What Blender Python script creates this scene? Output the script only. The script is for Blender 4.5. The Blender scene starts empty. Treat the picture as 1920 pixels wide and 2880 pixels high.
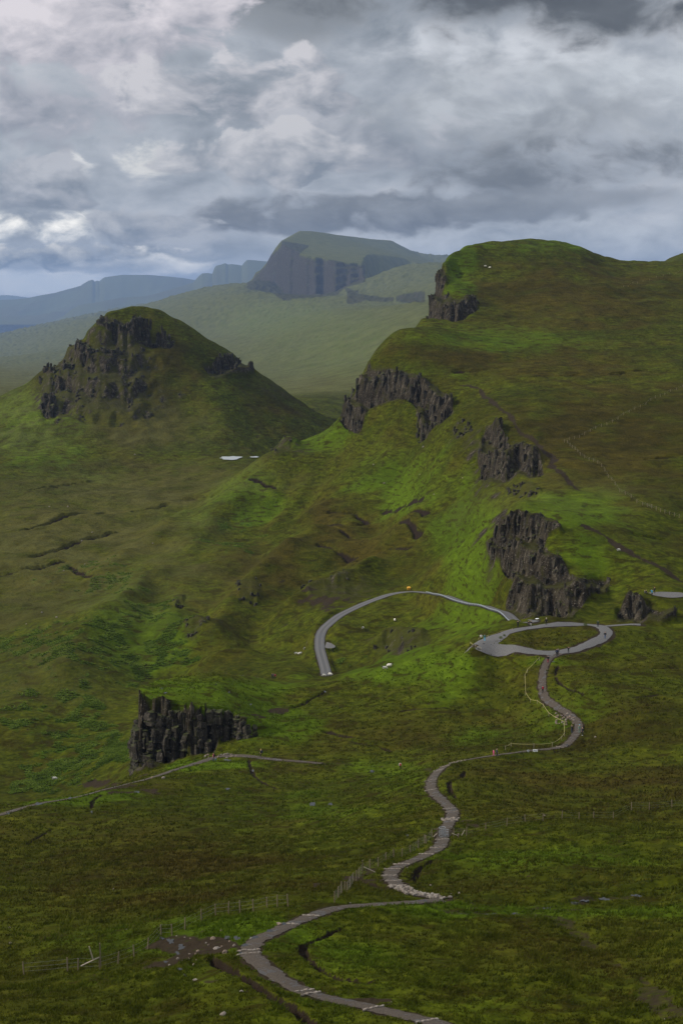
import bpy, bmesh, math, random, time
import numpy as np
from mathutils import Vector, Matrix
T0 = time.time()
R = math.radians
rng = np.random.default_rng(7)
random.seed(7)

# ------------------------------------------------------------------ camera, sky, sun, exposure
scene = bpy.context.scene
COL = scene.collection
F = 4800.0                      # focal length in photograph pixels (60 mm on a 36 mm tall frame)
PITCH = math.atan(610.0 / F)    # the level line lies at row 830 of 2880
SP, CP = math.sin(PITCH), math.cos(PITCH)
cam_d = bpy.data.cameras.new('camera')
cam = bpy.data.objects.new('camera', cam_d)
COL.objects.link(cam)
cam.rotation_euler = (math.pi / 2 - PITCH, 0, 0)
cam_d.sensor_fit = 'VERTICAL'
cam_d.sensor_height = 36.0
cam_d.lens = 60.0
cam_d.clip_start = 0.5
cam_d.clip_end = 120000.0
scene.camera = cam

SUN_AZ, SUN_EL = R(-88), R(32)          # azimuth from +Y (view direction), negative = to the left
sun_d = bpy.data.lights.new('sun', 'SUN')
sun_d.energy = 2.1
sun_d.angle = R(4)
sun_d.color = (1.0, 0.94, 0.84)
sun = bpy.data.objects.new('sun', sun_d)
COL.objects.link(sun)
sdir = Vector((math.sin(SUN_AZ) * math.cos(SUN_EL), math.cos(SUN_AZ) * math.cos(SUN_EL), math.sin(SUN_EL)))
sun.rotation_euler = sdir.to_track_quat('Z', 'Y').to_euler()
sun.location = sdir * 300

scene.render.engine = 'CYCLES'
scene.cycles.use_denoising = True
try:
    scene.cycles.denoiser = 'OPENIMAGEDENOISE'
    scene.cycles.denoising_input_passes = 'RGB_ALBEDO_NORMAL'
    scene.cycles.denoising_prefilter = 'NONE'
except Exception:
    pass
scene.cycles.max_bounces = 5
scene.cycles.diffuse_bounces = 2
scene.cycles.volume_bounces = 0
scene.cycles.use_adaptive_sampling = False
scene.cycles.caustics_reflective = False
scene.cycles.caustics_refractive = False
vs = scene.view_settings
vs.view_transform = 'Standard'
vs.look = 'None'
vs.gamma = 1.0
vs.exposure = 1.0
vs.use_curve_mapping = False

# ---- node helper
class NT:
    def __init__(s, tree):
        s.t = tree; s.n = tree.nodes; s.l = tree.links
    def new(s, typ, **kw):
        nd = s.n.new(typ)
        for k, v in kw.items():
            setattr(nd, k, v)
        return nd
    def put(s, sock, v):
        if isinstance(v, bpy.types.NodeSocket):
            s.l.new(v, sock)
        elif v is not None:
            sock.default_value = v
    def m(s, op, a, b=None, c=None, clamp=False):
        nd = s.new('ShaderNodeMath', operation=op, use_clamp=clamp)
        for i, v in enumerate((a, b, c)):
            if v is not None:
                s.put(nd.inputs[i], v)
        return nd.outputs[0]
    def v(s, op, a, b=None, scale=None):
        nd = s.new('ShaderNodeVectorMath', operation=op)
        s.put(nd.inputs[0], a)
        if b is not None:
            s.put(nd.inputs[1], b)
        if scale is not None:
            s.put(nd.inputs[3], scale)
        return nd.outputs[1] if op in ('DOT_PRODUCT', 'LENGTH') else nd.outputs[0]
    def noise(s, vec, scale, detail=4, rough=0.55, dist=0.0, lac=2.0):
        nd = s.new('ShaderNodeTexNoise')
        if vec is not None:
            s.put(nd.inputs['Vector'], vec)
        s.put(nd.inputs['Scale'], scale); s.put(nd.inputs['Detail'], detail)
        s.put(nd.inputs['Roughness'], rough); s.put(nd.inputs['Distortion'], dist)
        s.put(nd.inputs['Lacunarity'], lac)
        return nd.outputs['Fac']
    def ramp(s, fac, stops, interp='LINEAR'):
        nd = s.new('ShaderNodeValToRGB')
        cr = nd.color_ramp; cr.interpolation = interp
        while len(cr.elements) < len(stops):
            cr.elements.new(0.5)
        for e, (p, c) in zip(cr.elements, stops):
            e.position = p
            e.color = (c, c, c, 1) if isinstance(c, (int, float)) else (*c, 1)
        s.put(nd.inputs[0], fac)
        return nd.outputs[0]
    def mix(s, fac, a, b, blend='MIX'):
        nd = s.new('ShaderNodeMix', data_type='RGBA', blend_type=blend)
        s.put(nd.inputs[0], fac)
        for sock, v in ((nd.inputs[6], a), (nd.inputs[7], b)):
            s.put(sock, (*v, 1) if isinstance(v, tuple) and len(v) == 3 else v)
        return nd.outputs[2]
    def attr(s, name):
        nd = s.new('ShaderNodeAttribute', attribute_name=name)
        return nd.outputs['Fac']
    def smooth(s, x, a, b):
        nd = s.new('ShaderNodeMapRange', interpolation_type='SMOOTHSTEP')
        s.put(nd.inputs[0], x); s.put(nd.inputs[1], a); s.put(nd.inputs[2], b)
        return nd.outputs[0]

def build_world():
    w = bpy.data.worlds.new('World')
    scene.world = w
    w.use_nodes = True
    w.node_tree.nodes.clear()
    N = NT(w.node_tree)
    out = N.new('ShaderNodeOutputWorld')
    bg = N.new('ShaderNodeBackground')
    N.l.new(bg.outputs[0], out.inputs[0])
    sky = N.new('ShaderNodeTexSky', sky_type='NISHITA')
    sky.sun_disc = False
    sky.sun_elevation = SUN_EL
    sky.sun_rotation = SUN_AZ
    sky.altitude = 300
    sky.dust_density = 2.0
    tc = N.new('ShaderNodeTexCoord')
    d = N.v('NORMALIZE', tc.outputs['Generated'])
    sep = N.new('ShaderNodeSeparateXYZ'); N.l.new(d, sep.inputs[0])
    x, y, z = sep.outputs
    zc = N.m('MAXIMUM', z, 0.0)
    az = N.m('ARCTAN2', x, y)
    el = N.m('ARCSINE', z)
    # one warped field of billows feeds every cloud mass: its edge and the modelling inside it
    cmb = N.new('ShaderNodeCombineXYZ')
    k = N.m('DIVIDE', 1.0, N.m('ADD', zc, 0.55))
    N.l.new(N.m('MULTIPLY', x, k), cmb.inputs[0]); N.l.new(N.m('MULTIPLY', y, k), cmb.inputs[1]); N.l.new(N.m('MULTIPLY', z, 0.9), cmb.inputs[2])
    P = cmb.outputs[0]
    wn = N.new('ShaderNodeTexNoise'); N.l.new(P, wn.inputs['Vector'])
    wn.inputs['Scale'].default_value = 11.0; wn.inputs['Detail'].default_value = 2
    wv = N.v('SCALE', N.v('SUBTRACT', wn.outputs['Color'], (0.5, 0.5, 0.5)), scale=0.050)
    P2 = N.v('ADD', P, wv)
    n = N.noise(P2, 12.5, 8, 0.57)
    nb = N.noise(N.v('ADD', P2, (-0.012, 0.0, 0.018)), 12.5, 5, 0.52)
    emb = N.m('SUBTRACT', n, nb)
    lo = N.noise(P, 5.5, 3, 0.5)
    nn = N.m('MULTIPLY', N.m('SUBTRACT', n, 0.5), 4.6)
    # the general deck
    deck = N.m('ADD', N.m('ADD', N.m('MULTIPLY', N.m('SUBTRACT', lo, 0.5), 1.1), N.m('MULTIPLY', nn, 0.10)), 0.52)
    deck = N.m('ADD', deck, N.m('MULTIPLY', emb, 0.8))
    col = N.ramp(deck, [(0.15, (0.19, 0.215, 0.25)), (0.5, (0.36, 0.385, 0.43)), (0.85, (0.52, 0.53, 0.57))])
    def mass(col, px, py, rx, ry, top, base, amp=0.55, soft=0.7, op=1.0, mod=1.0):
        a0 = math.atan((px - 960) / F); e0 = -math.atan((py - 830) / F)
        u = N.m('MULTIPLY_ADD', az, F / rx, -a0 * F / rx)
        v = N.m('MULTIPLY_ADD', el, F / ry, -e0 * F / ry)
        r2 = N.m('ADD', N.m('MULTIPLY', u, u), N.m('MULTIPLY', v, v))
        f = N.m('MULTIPLY_ADD', nn, amp * 1.7, N.m('SUBTRACT', 1.0, r2))
        al = N.m('MULTIPLY', N.smooth(f, 0.0, soft), op)
        t = N.m('MULTIPLY_ADD', v, 0.42, 0.5)
        t = N.m('MULTIPLY_ADD', u, -0.12, t)
        t = N.m('MULTIPLY_ADD', emb, 3.4 * mod, t)
        t = N.m('MULTIPLY_ADD', nn, 0.26 * mod, t, True)
        c = N.mix(t, tuple(base), tuple(top))
        return N.mix(al, col, c)
    g = lambda v, w=0.0: (v * (0.94 + w), v, v * 1.09)
    M = [  # behind to front; centre and radii in photograph pixels
        (1500, 660, 700, 90, g(.50), g(.38), .4, 1.4, .8),
        (1780, 290, 480, 150, g(.52), g(.34), .5, 1.4, .8),
        (1300, 160, 430, 110, g(.56, .02), g(.34), .6, 1.1, .8),
        (840, 50, 300, 120, g(.25), g(.22), .4, 1.0, .85),
        (1560, -10, 900, 150, g(.085), g(.125), .6, 1.2, .97),
        (1240, 350, 560, 130, g(.44), g(.25), .6, 1.0, .75),
        (1480, 470, 480, 80, g(.17), g(.13), .8, 1.3, .92),
        (1700, 570, 380, 40, g(.24), g(.18), .6, 1.2, .7),
        # bright breaks behind the left banks
        (425, 460, 95, 75, (.85, .83, .79), (.55, .55, .56), 1.6, 2.0, .6),
        (210, 500, 90, 60, (.80, .79, .78), (.70, .70, .70), 1.5, 1.1, .6),
        (485, 575, 60, 32, (.95, .93, .88), (.70, .70, .68), 1.8, 1.5, .7),
        (90, 655, 310, 62, (1.05, 1.02, .96), (.66, .67, .68), .8, 1.3, .92),
        (500, 745, 160, 50, (1.0, .97, .91), (.66, .66, .66), .9, 1.3, .9),
        (60, 795, 420, 45, (.95, .93, .88), (.80, .82, .84), .25, .9, .95),
        (270, 90, 440, 160, (.60, .575, .62), (.33, .335, .38), .6, .45, .95),
        (120, 330, 400, 120, (.42, .42, .465), (.22, .24, .285), .7, .8, .9),
        (720, 270, 380, 115, (.52, .515, .55), (.24, .26, .30), .7, .45, .92),
        (960, 420, 420, 90, (.42, .43, .47), (.22, .24, .28), .7, .7, .85),
        (720, 450, 270, 85, (.50, .50, .53), (.205, .23, .27), .7, .4, .9),
        (80, 530, 240, 80, (.42, .43, .47), (.20, .225, .265), .8, .5, .92),
        (980, 610, 640, 62, g(.20), g(.115), .7, .9, .95),
        (1330, 600, 420, 40, g(.27), g(.17), .7, 1.0, .8),
        (420, 650, 180, 65, (.42, .43, .46), (.185, .21, .25), .8, .5, .95),
        (640, 700, 190, 45, (.40, .415, .45), (.23, .255, .29), .7, .7, .9),
        (110, 722, 320, 46, (.78, .76, .73), (.15, .175, .21), .7, .5, .95),
        (340, 750, 160, 24, (.62, .62, .62), (.25, .275, .31), .8, .7, .9),
    ]
    for q in M:
        col = mass(col, *q)
    col = N.v('MULTIPLY', col, (1.0, 0.985, 0.945))
    gm = N.new('ShaderNodeGamma'); N.l.new(col, gm.inputs[0]); gm.inputs[1].default_value = 1.18
    col = N.v('SCALE', gm.outputs[0], scale=1.52)
    nis = N.v('SCALE', sky.outputs[0], scale=0.10)
    col = N.mix(0.04, col, nis)
    # an overcast deck is brighter overhead than at the skyline
    lift = N.m('ADD', 1.0, N.m('MULTIPLY', N.smooth(z, 0.17, 1.0), 1.2))
    col = N.v('SCALE', col, scale=lift)
    below = N.m('LESS_THAN', z, -0.03)
    col = N.mix(below, col, (0.06, 0.07, 0.05))
    N.l.new(col, bg.inputs[0])
    bg.inputs[1].default_value = 0.48
    w.cycles.sampling_method = 'MANUAL'
    w.cycles.sample_map_resolution = 256
build_world()

# ------------------------------------------------------------------ projection and noise
def unproj(px, py, y):
    """point on the ray of photograph pixel (px,py) at forward distance y"""
    a = (np.asarray(px, float) - 960) / F; b = (1440 - np.asarray(py, float)) / F
    k = CP + b * SP
    return a / k * y, y + 0 * a, (-SP + b * CP) / k * y
def proj(x, y, z):
    t = z / y
    b = (t * CP + SP) / (CP - t * SP)
    a = x / y * (CP + b * SP)
    return 960 + a * F, 1440 - b * F

_perm = np.random.default_rng(3).permutation(65536).astype(np.int64)
_CS = np.cos(np.arange(65536) * (2 * math.pi / 65536))[_perm].astype(np.float32); _SN = np.sin(np.arange(65536) * (2 * math.pi / 65536))[_perm].astype(np.float32)
def _hash(ix, iy, s):
    return (ix * 73856093 ^ iy * 19349663 ^ (s * 83492791)) & 65535
def gnoise(x, y, s=0):
    x = np.asarray(x, float); y = np.asarray(y, float)
    ix = np.floor(x).astype(np.int64); iy = np.floor(y).astype(np.int64)
    fx = x - ix; fy = y - iy
    ux = fx * fx * fx * (fx * (fx * 6 - 15) + 10); uy = fy * fy * fy * (fy * (fy * 6 - 15) + 10)
    def g(dx, dy):
        h = _hash(ix + dx, iy + dy, s)
        return _CS[h] * (fx - dx) + _SN[h] * (fy - dy)
    a = g(0, 0); b = g(1, 0); c = g(0, 1); d = g(1, 1)
    return 1.5 * ((a + (b - a) * ux) * (1 - uy) + (c + (d - c) * ux) * uy)
def fbm(x, y, o=4, s=0, gain=0.5):
    r = 0; amp = 1.0
    for i in range(o):
        r = r + amp * gnoise(x * 2 ** i + 17.3 * i, y * 2 ** i - 9.1 * i, s + i)
        amp *= gain
    return r
def ss(a, b, x):
    t = np.clip((x - a) / (b - a), 0, 1)
    return t * t * (3 - 2 * t)

# ------------------------------------------------------------------ the lie of the land
# photograph pixel (px, py) of ground points with their forward distance in metres
GP = """
960 2880 110  300 2880 116  0 2880 118  1500 2880 110  1920 2880 108
704 2690 130  66 2733 139  300 2712 136  1100 2720 128  1500 2740 124  1800 2800 119
900 2560 150  500 2610 147  1180 2535 157  1600 2520 160  1900 2490 164  1500 2620 143
200 2560 172  0 2560 176  500 2480 190  1095 2450 178  1400 2430 182  1800 2400 190
1245 2365 205  800 2400 212  400 2400 222  0 2430 220  1650 2310 222  1900 2290 230
1270 2290 225  1220 2210 255  1300 2150 283  1040 2250 262  760 2260 272  500 2260 275  200 2330 250
1500 2113 305  1600 2088 318  1640 2045 329  1535 1960 352  1530 1870 370  1750 2160 285  1900 2130 290  1450 2200 268
1800 2010 325  1650 1950 345  1900 1960 340  1900 1850 378  1700 1860 374
1550 1838 377  1450 1825 380  1330 1815 383  1500 1790 392  1650 1790 392  1700 1770 401  1480 1760 404  1600 1753 409  1780 1757 407  1900 1752 411
0 2291 264  122 2257 276  294 2220 292  416 2190 303  551 2147 321  649 2124 330  765 2135 325  906 2147 320  1050 2160 314  1130 2158 312
1000 2090 337  1250 2060 340  1400 2040 344  900 2050 352  700 2080 343  1100 1980 365  1300 1950 366  1400 1900 374  800 2000 372
1310 1832 388  1200 1850 404  1100 1868 418  1000 1888 430  915 1907 436  850 1915 436  700 1925 435  640 1945 420
1560 1720 425  1650 1726 424  1780 1722 422  1900 1726 418
1860 1672 430  1920 1668 430  1800 1690 428
1920 1640 446  1870 1600 456  1750 1560 466  1920 1520 492  1920 1465 520
"""
# road arms and the bowl between them
GP += """
1483 1746 420  1432 1732 444  1386 1716 464  1330 1702 488  1279 1687 510  1233 1673 534  1202 1667 550  1151 1665 562  1100 1670 562
1030 1695 556  954 1731 542  906 1772 528  900 1823 511  914 1881 492  917 1902 484
1060 1790 518  1000 1840 503  1150 1800 492  1250 1790 460  1320 1770 445  1180 1740 520  1080 1720 536
860 1760 545  870 1830 520  800 1850 512  760 1905 482  820 1890 480
"""
# slopes left of the road, valley and moor
GP += """
700 1680 600  800 1650 612  950 1640 596  620 1780 560  700 1790 556  560 1830 545  640 1870 515  520 1880 530
640 1600 650  800 1540 672  950 1500 680  520 1700 605  480 1620 660  600 1500 745
400 1750 570  300 1850 535  200 1950 500  150 2050 470  350 1950 508  0 2000 480  0 2190 432  150 2170 436  280 2120 440  320 2020 480
0 1850 545  120 1750 590  0 1700 630  250 1650 660  100 1550 720  350 1520 760  0 1450 830  200 1400 890  450 1400 880  560 1360 940  0 1330 985
690 1340 850  640 1345 955  594 1445 800  560 1450 830  500 1500 765  750 1300 860  800 1268 868  830 1320 825  860 1290 850  900 1330 812  740 1400 800  800 1450 750
650 1292 1050  590 1300 1040  720 1292 1040  400 1320 1030
"""
# right hill: talus, plateau, top
GP += """
1000 1400 740  1080 1350 745  1000 1300 792  1050 1250 808  940 1260 850  1150 1450 668  1180 1350 712  1200 1250 742  1250 1550 580  1300 1480 590  1150 1580 610  1300 1620 525  1050 1560 640
1380 1690 472  1400 1600 492  1370 1560 520
880 1230 905  970 1160 900  1100 1230 790  1250 1180 755
1330 1400 600  1360 1300 650  1330 1240 690
1425 1445 505  1500 1470 494  1580 1500 478  1640 1590 458  1600 1660 440  1720 1630 452  1500 1720 436  1450 1700 446
1480 1420 530  1600 1420 525  1750 1450 515  1850 1400 540
1530 1340 580  1400 1215 672  1480 1260 640  1560 1300 605  1700 1340 585  1900 1320 592
1310 1180 730  1280 1130 775  1200 1070 815  1040 1030 868  1075 985 915  1120 1050 838
1440 1150 712  1600 1180 690  1750 1200 675  1900 1180 685  1350 1050 815  1500 1000 850  1700 1020 830  1900 1000 850
1180 905 1010  1250 930 965  1400 920 975  1600 900 985  1800 880 1000  1910 860 1030  1230 895 1010  1330 885 1015
1240 745 1120  1230 810 1085  1330 840 1050  1260 830 1060  1390 850 1050  1350 740 1140  1500 800 1090  1700 800 1090
1380 692 1225  1540 678 1255  1640 700 1250  1690 728 1250  1800 738 1270  1900 735 1300  1750 770 1180
1915 716 1700
1252 742 1145  1270 734 1160  1262 775 1110  1290 722 1185  1320 714 1205  1275 765 1125  1300 800 1090
"""
# left hill
GP += """
400 866 1280  335 872 1266  370 866 1275  440 874 1286  300 884 1258  480 892 1290  520 912 1290  600 968 1290  640 1000 1280  700 1035 1280  760 1075 1290  830 1120 1300  920 1172 1310
285 895 1255  225 975 1242  130 1050 1242  60 1102 1246  0 1122 1250  -120 1170 1240
300 930 1245  420 930 1255  480 985 1235  380 960 1238  500 960 1250
300 1050 1200  200 1120 1180  400 1100 1188  500 1050 1215  600 1060 1225  680 1070 1240  600 1130 1180  700 1150 1200
400 1200 1130  200 1200 1130  0 1250 1110  550 1220 1130  750 1220 1170  850 1220 1200  100 1150 1175  300 1270 1080  600 1275 1080  -120 1270 1100
"""
# plain, far hill with cliffs, ranges
GP += """
900 1125 1700  960 1110 1750  830 1118 1720  1000 1080 1900  900 1060 2050  800 1000 2300  1000 1000 2200  1150 1000 2050
700 960 2500  950 940 2350  1100 930 2250  600 930 2700  800 900 2600  950 870 2560  1100 860 2480  1180 850 2420
0 1120 1800  0 1080 2050  150 1060 2200  0 1010 2700  100 990 2900  -150 1050 2300
700 830 2800  800 845 2740  900 838 2730  1000 830 2720  1100 860 2560  1190 850 2500  610 815 3000
749 818 2925  818 836 2882  880 832 2866  945 829 2848  968 810 2845  696 808 2930  1030 828 2760  1180 838 2640
720 792 2960  690 804 2965  624 803 3050  563 827 3150  429 857 3400
1200 817 2650  1100 820 2690  1100 760 2900  1180 790 2760  1150 707 3300  1195 718 3300  1250 725 3300
0 945 3900  100 922 3900  270 905 3900  400 880 3900  560 868 3800  650 855 3500  0 970 3500  300 930 3500  560 890 3300
"""
def FD(d):
    """beyond the near hills the land stretches out faster than a first guess from the picture"""
    d = np.asarray(d, float)
    return np.where(d > 1700, 1700 * (np.maximum(d, 1700) / 1700) ** 3.4, d)
PTS = np.array([float(t) for t in GP.split()]).reshape(-1, 3)
PTS[:, 2] = FD(PTS[:, 2])
cx_, cy_, cz_ = unproj(PTS[:, 0], PTS[:, 1], PTS[:, 2])
CU = cx_ / cy_; CV = np.log(cy_); CZ = cz_
# points of the land that the photograph does not show: (px-like azimuth, distance, height)
HP = """
960 3 -3  300 3 -3  1700 3 -3  960 20 -12  960 50 -27  200 50 -28  1750 50 -27  960 80 -39  100 80 -41  1850 80 -39
1520 429 -84.5  1560 429 -84.1  1490 432 -84.0
150 330 -104  300 350 -103  0 330 -104  400 380 -110  430 345 -98  250 390 -118
600 470 -112  750 465 -109  1000 465 -106  1100 470 -100  900 455 -104  1200 440 -92
1000 1000 -98  1080 1080 -100  1180 1150 -98  1000 1250 -98  1100 1400 -108
1400 1450 5  1600 1500 0  1250 1350 -40  1250 1500 -80  1600 1800 -30  1900 1450 10  1300 1700 -100
340 1300 -15  400 1312 -13  460 1322 -17  520 1332 -26  280 1290 -27  400 1360 -26
400 1450 -60  200 1450 -85  600 1450 -80  0 1450 -100  400 1600 -108  850 1500 -104
730 3250 5  620 3400 -50  1150 3600 60  850 3000 8  950 3000 6  850 3300 4  950 3300 4  1000 2920 8  1300 3800 60  700 3500 10  1500 3000 40  1700 3000 30  1900 3500 60
600 4500 -120  200 4500 -150  0 4600 -160  -200 4000 -120  900 4500 -60  1900 5000 0  -200 5000 -160
-250 120 -53  -250 250 -80  -250 400 -118  -250 600 -122  -250 900 -112  -250 1250 -90  -250 2500 -110
2150 120 -49  2150 250 -72  2150 400 -80  2150 500 -68  2150 700 -45  2150 1000 -15  2150 1300 25  2150 1700 45
"""
H = np.array([float(t) for t in HP.split()]).reshape(-1, 3)
H[:, 2] = np.maximum(H[:, 2] * FD(H[:, 1]) / H[:, 1], -430); H[:, 1] = FD(H[:, 1])
CU = np.concatenate([CU, (H[:, 0] - 960) / F]); CV = np.concatenate([CV, np.log(H[:, 1])]); CZ = np.concatenate([CZ, H[:, 2]])
US = 2.6
def _phi(r2):
    return r2 * np.log(r2 + 1e-12)
def _fit():
    # heights are fitted relative to distance so near and far weigh alike
    n = len(CU); A = np.zeros((n + 3, n + 3))
    X = np.stack([CU * US, CV], 1)
    d2 = ((X[:, None, :] - X[None, :, :]) ** 2).sum(-1)
    A[:n, :n] = _phi(d2) + np.eye(n) * 1.5e-5
    A[:n, n] = 1; A[:n, n + 1:] = X
    A[n, :n] = 1; A[n + 1:, :n] = X.T
    b = np.zeros(n + 3); b[:n] = CZ / np.exp(CV)
    return X, np.linalg.solve(A, b)
RX, RW = _fit()
def rbf(u, v):
    u = np.asarray(u, float).ravel() * US; v = np.asarray(v, float).ravel()
    out = np.empty(len(u))
    X32 = RX.astype(np.float32); W32 = RW.astype(np.float32)
    n = len(X32)
    for i in range(0, len(u), 20000):
        a = u[i:i + 20000].astype(np.float32); b = v[i:i + 20000].astype(np.float32)
        d2 = (a[:, None] - X32[None, :, 0]) ** 2 + (b[:, None] - X32[None, :, 1]) ** 2
        out[i:i + 20000] = (d2 * np.log(d2 + 1e-12)) @ W32[:n] + W32[n] + a * W32[n + 1] + b * W32[n + 2]
    return out
# a table of the smooth land, sampled bicubically-fine, so every later look-up agrees
TU = np.linspace(-0.272, 0.262, 420); TV = np.linspace(math.log(2.5), math.log(70000), 1400)
_t = rbf(*[g.ravel() for g in np.meshgrid(TU, TV, indexing='ij')]).reshape(len(TU), len(TV))
def _cub(p0, p1, p2, p3, t):
    return p1 + 0.5 * t * (p2 - p0 + t * (2 * p0 - 5 * p1 + 4 * p2 - p3 + t * (3 * (p1 - p2) + p3 - p0)))
def macro_uv(u, v):
    fu = np.clip((u - TU[0]) / (TU[1] - TU[0]), 1, len(TU) - 3.001); fv = np.clip((v - TV[0]) / (TV[1] - TV[0]), 1, len(TV) - 3.001)
    i = fu.astype(int); j = fv.astype(int); fu = fu - i; fv = fv - j
    rows = []
    for di in (-1, 0, 1, 2):
        q = [_t[i + di, j + dj] for dj in (-1, 0, 1, 2)]
        rows.append(_cub(*q, fv))
    return _cub(*rows, fu)
print('land fitted', len(CU), round(time.time() - T0, 1))

# the rock bluff above the left path: a flat-topped block that steps up out of the slope
BLUFF = [(372, 352), (368, 372), (420, 384), (560, 398), (760, 420), (900, 420), (900, 372), (800, 352), (690, 345), (640, 349), (560, 347), (480, 349), (420, 349)]
BLUFF_XY = np.array([((p - 960) / F * d, d) for p, d in BLUFF])
def poly_sd(P, x, y):
    """signed distance to polygon P (positive inside)"""
    x = np.asarray(x, float); y = np.asarray(y, float)
    best = np.full(x.shape, 1e18); inside = np.zeros(x.shape, bool)
    n = len(P)
    for i in range(n):
        ax, ay = P[i]; bx, by = P[(i + 1) % n]
        ex, ey = bx - ax, by - ay
        t = np.clip(((x - ax) * ex + (y - ay) * ey) / (ex * ex + ey * ey + 1e-12), 0, 1)
        best = np.minimum(best, (x - ax - t * ex) ** 2 + (y - ay - t * ey) ** 2)
        c = ((ay > y) != (by > y)) & (x < (bx - ax) * (y - ay) / (by - ay + 1e-12) + ax)
        inside ^= c
    return np.where(inside, 1, -1) * np.sqrt(best)
def bluff_top(x, y):
    u = x / y
    w = ss(-0.075, -0.03, u)
    top = -85.3 - (y - 350) * 0.085 - (x + 42) * 0.02
    return top, w
# the table top of the far mountain
MT = np.array([float(t) for t in '''795 680 2990 835 712 2905 849 715 2898 918 734 2868 1025 748 2848 820 664 3030 850 651 3070 880 653 3090 950 662 3150 1040 671 3210 1100 678 3250 1150 707 3260 950 702 2985 1050 722 2960 1000 690 3060'''.split()]).reshape(-1, 3)
MT[:, 2] = FD(MT[:, 2])
_mx, _my, _mz = unproj(MT[:, 0], MT[:, 1], MT[:, 2])
def _tps(X, w, q):
    d2 = ((q[:, None, :] - X[None]) ** 2).sum(-1); return _phi(d2) @ w[:len(X)] + w[len(X)] + q @ w[len(X) + 1:]
_MX = np.stack([_mx / _my * US, np.log(_my)], 1); _n = len(_MX); _A = np.zeros((_n + 3, _n + 3))
_A[:_n, :_n] = _phi(((_MX[:, None] - _MX[None]) ** 2).sum(-1)) + 2e-5 * np.eye(_n); _A[:_n, _n] = 1; _A[:_n, _n + 1:] = _MX; _A[_n, :_n] = 1; _A[_n + 1:, :_n] = _MX.T
_MW = np.linalg.solve(_A, np.concatenate([_mz / _my, np.zeros(3)]))
MESA = [(688, 3010), (715, 2996), (745, 2985), (776, 2968), (795, 2945), (812, 2915), (835, 2900), (849, 2893), (885, 2878), (918, 2863), (975, 2852), (1022, 2843), (1034, 2868), (1040, 2930), (1120, 2990), (1330, 3050), (1330, 3420), (770, 3420), (690, 3150)]
MSKY = np.array([(p, float(unproj(p, q, 1.0)[2])) for p, q in ((685, 812), (698, 796), (712, 786), (722, 768), (735, 762), (745, 750), (753, 741), (765, 718), (778, 698), (792, 680), (820, 664), (845, 651), (880, 653), (950, 662), (1100, 678), (1150, 705), (1200, 716), (1300, 725))])
MESA_P = np.array([(p, 600 * math.log(float(FD(d)))) for p, d in MESA])
def macro(x, y):
    x = np.asarray(x, float); y = np.asarray(y, float)
    u = x / y; v = np.log(y)
    z = macro_uv(u, v) * y
    m = (y > 8000) & (y < 20000) & (u > -0.07) & (u < 0.09)
    if m.any():
        xs, ys, zs, us, vs_ = x[m], y[m], z[m], u[m], v[m]
        px = us * F + 960
        rib = 0.35 * gnoise(px / 4.0, ys / 400, 50) + 0.7 * gnoise(px / 11.0, ys / 700, 51) + 9 * gnoise(px / 40.0, ys / 3000, 52)
        sd = poly_sd(MESA_P, px, 600 * vs_ + 1.2 * rib)
        top = _tps(_MX, _MW, np.stack([us * US, vs_], 1)) * ys
        top = np.minimum(top, ys * np.interp(px, MSKY[:, 0], MSKY[:, 1]))
        k = ss(-.8, .8, sd) * .26 + ss(.8, 3.4, sd) * .07 + ss(3.4, 4.4, sd) * .22 + ss(4.4, 7.6, sd) * .08 + ss(7.6, 8.6, sd) * .16 + ss(9.0, 13.0, sd) * .06 + ss(13.0, 14.0, sd) * .15
        k = np.where(px > 1034, ss(-5.0, 30.0, sd), k)
        z = z.copy(); z[m] = np.where(k > 0, zs + (np.maximum(top, zs) - zs) * k, zs)
    m = (y > 335) & (y < 430) & (u > -0.14) & (u < 0.0)
    if m.any():
        xs, ys, zs = x[m], y[m], z[m]
        sd = poly_sd(BLUFF_XY, xs, ys) + 0.8 * gnoise(xs / 3.0, ys / 3.0, 40) + 0.5 * gnoise(xs / 1.2, ys / 1.2, 41)
        top, w = bluff_top(xs, ys)
        k = ss(-0.3, 1.6, sd) * (1 - w)
        z = z.copy(); z[m] = np.where(k > 0, zs + (np.maximum(top, zs) - zs) * k, zs)
    return z

def hit(px, py, f=None, y0=95.0, y1=40000.0):
    """first ground point on the ray of photograph pixel (px,py)"""
    f = f or macro
    px = np.atleast_1d(np.asarray(px, float)); py = np.atleast_1d(np.asarray(py, float))
    lo_ = np.full(len(px), y0) if np.isscalar(y0) else np.asarray(y0, float)
    out = np.zeros((len(px), 3))
    n = 1400
    for k in range(len(px)):
        a, _, t = unproj(px[k], py[k], 1.0)
        ys = np.exp(np.linspace(math.log(lo_[k]), math.log(y1), n))
        g = f(a * ys, ys) - t * ys
        i = np.argmax(g > 0)
        if g[i] <= 0:
            i = n - 1
        if i > 0:
            w = g[i - 1] / (g[i - 1] - g[i]); yy = ys[i - 1] + (ys[i] - ys[i - 1]) * np.clip(w, 0, 1)
        else:
            yy = ys[0]
        out[k] = (a * yy, yy, t * yy)
    return out
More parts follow.
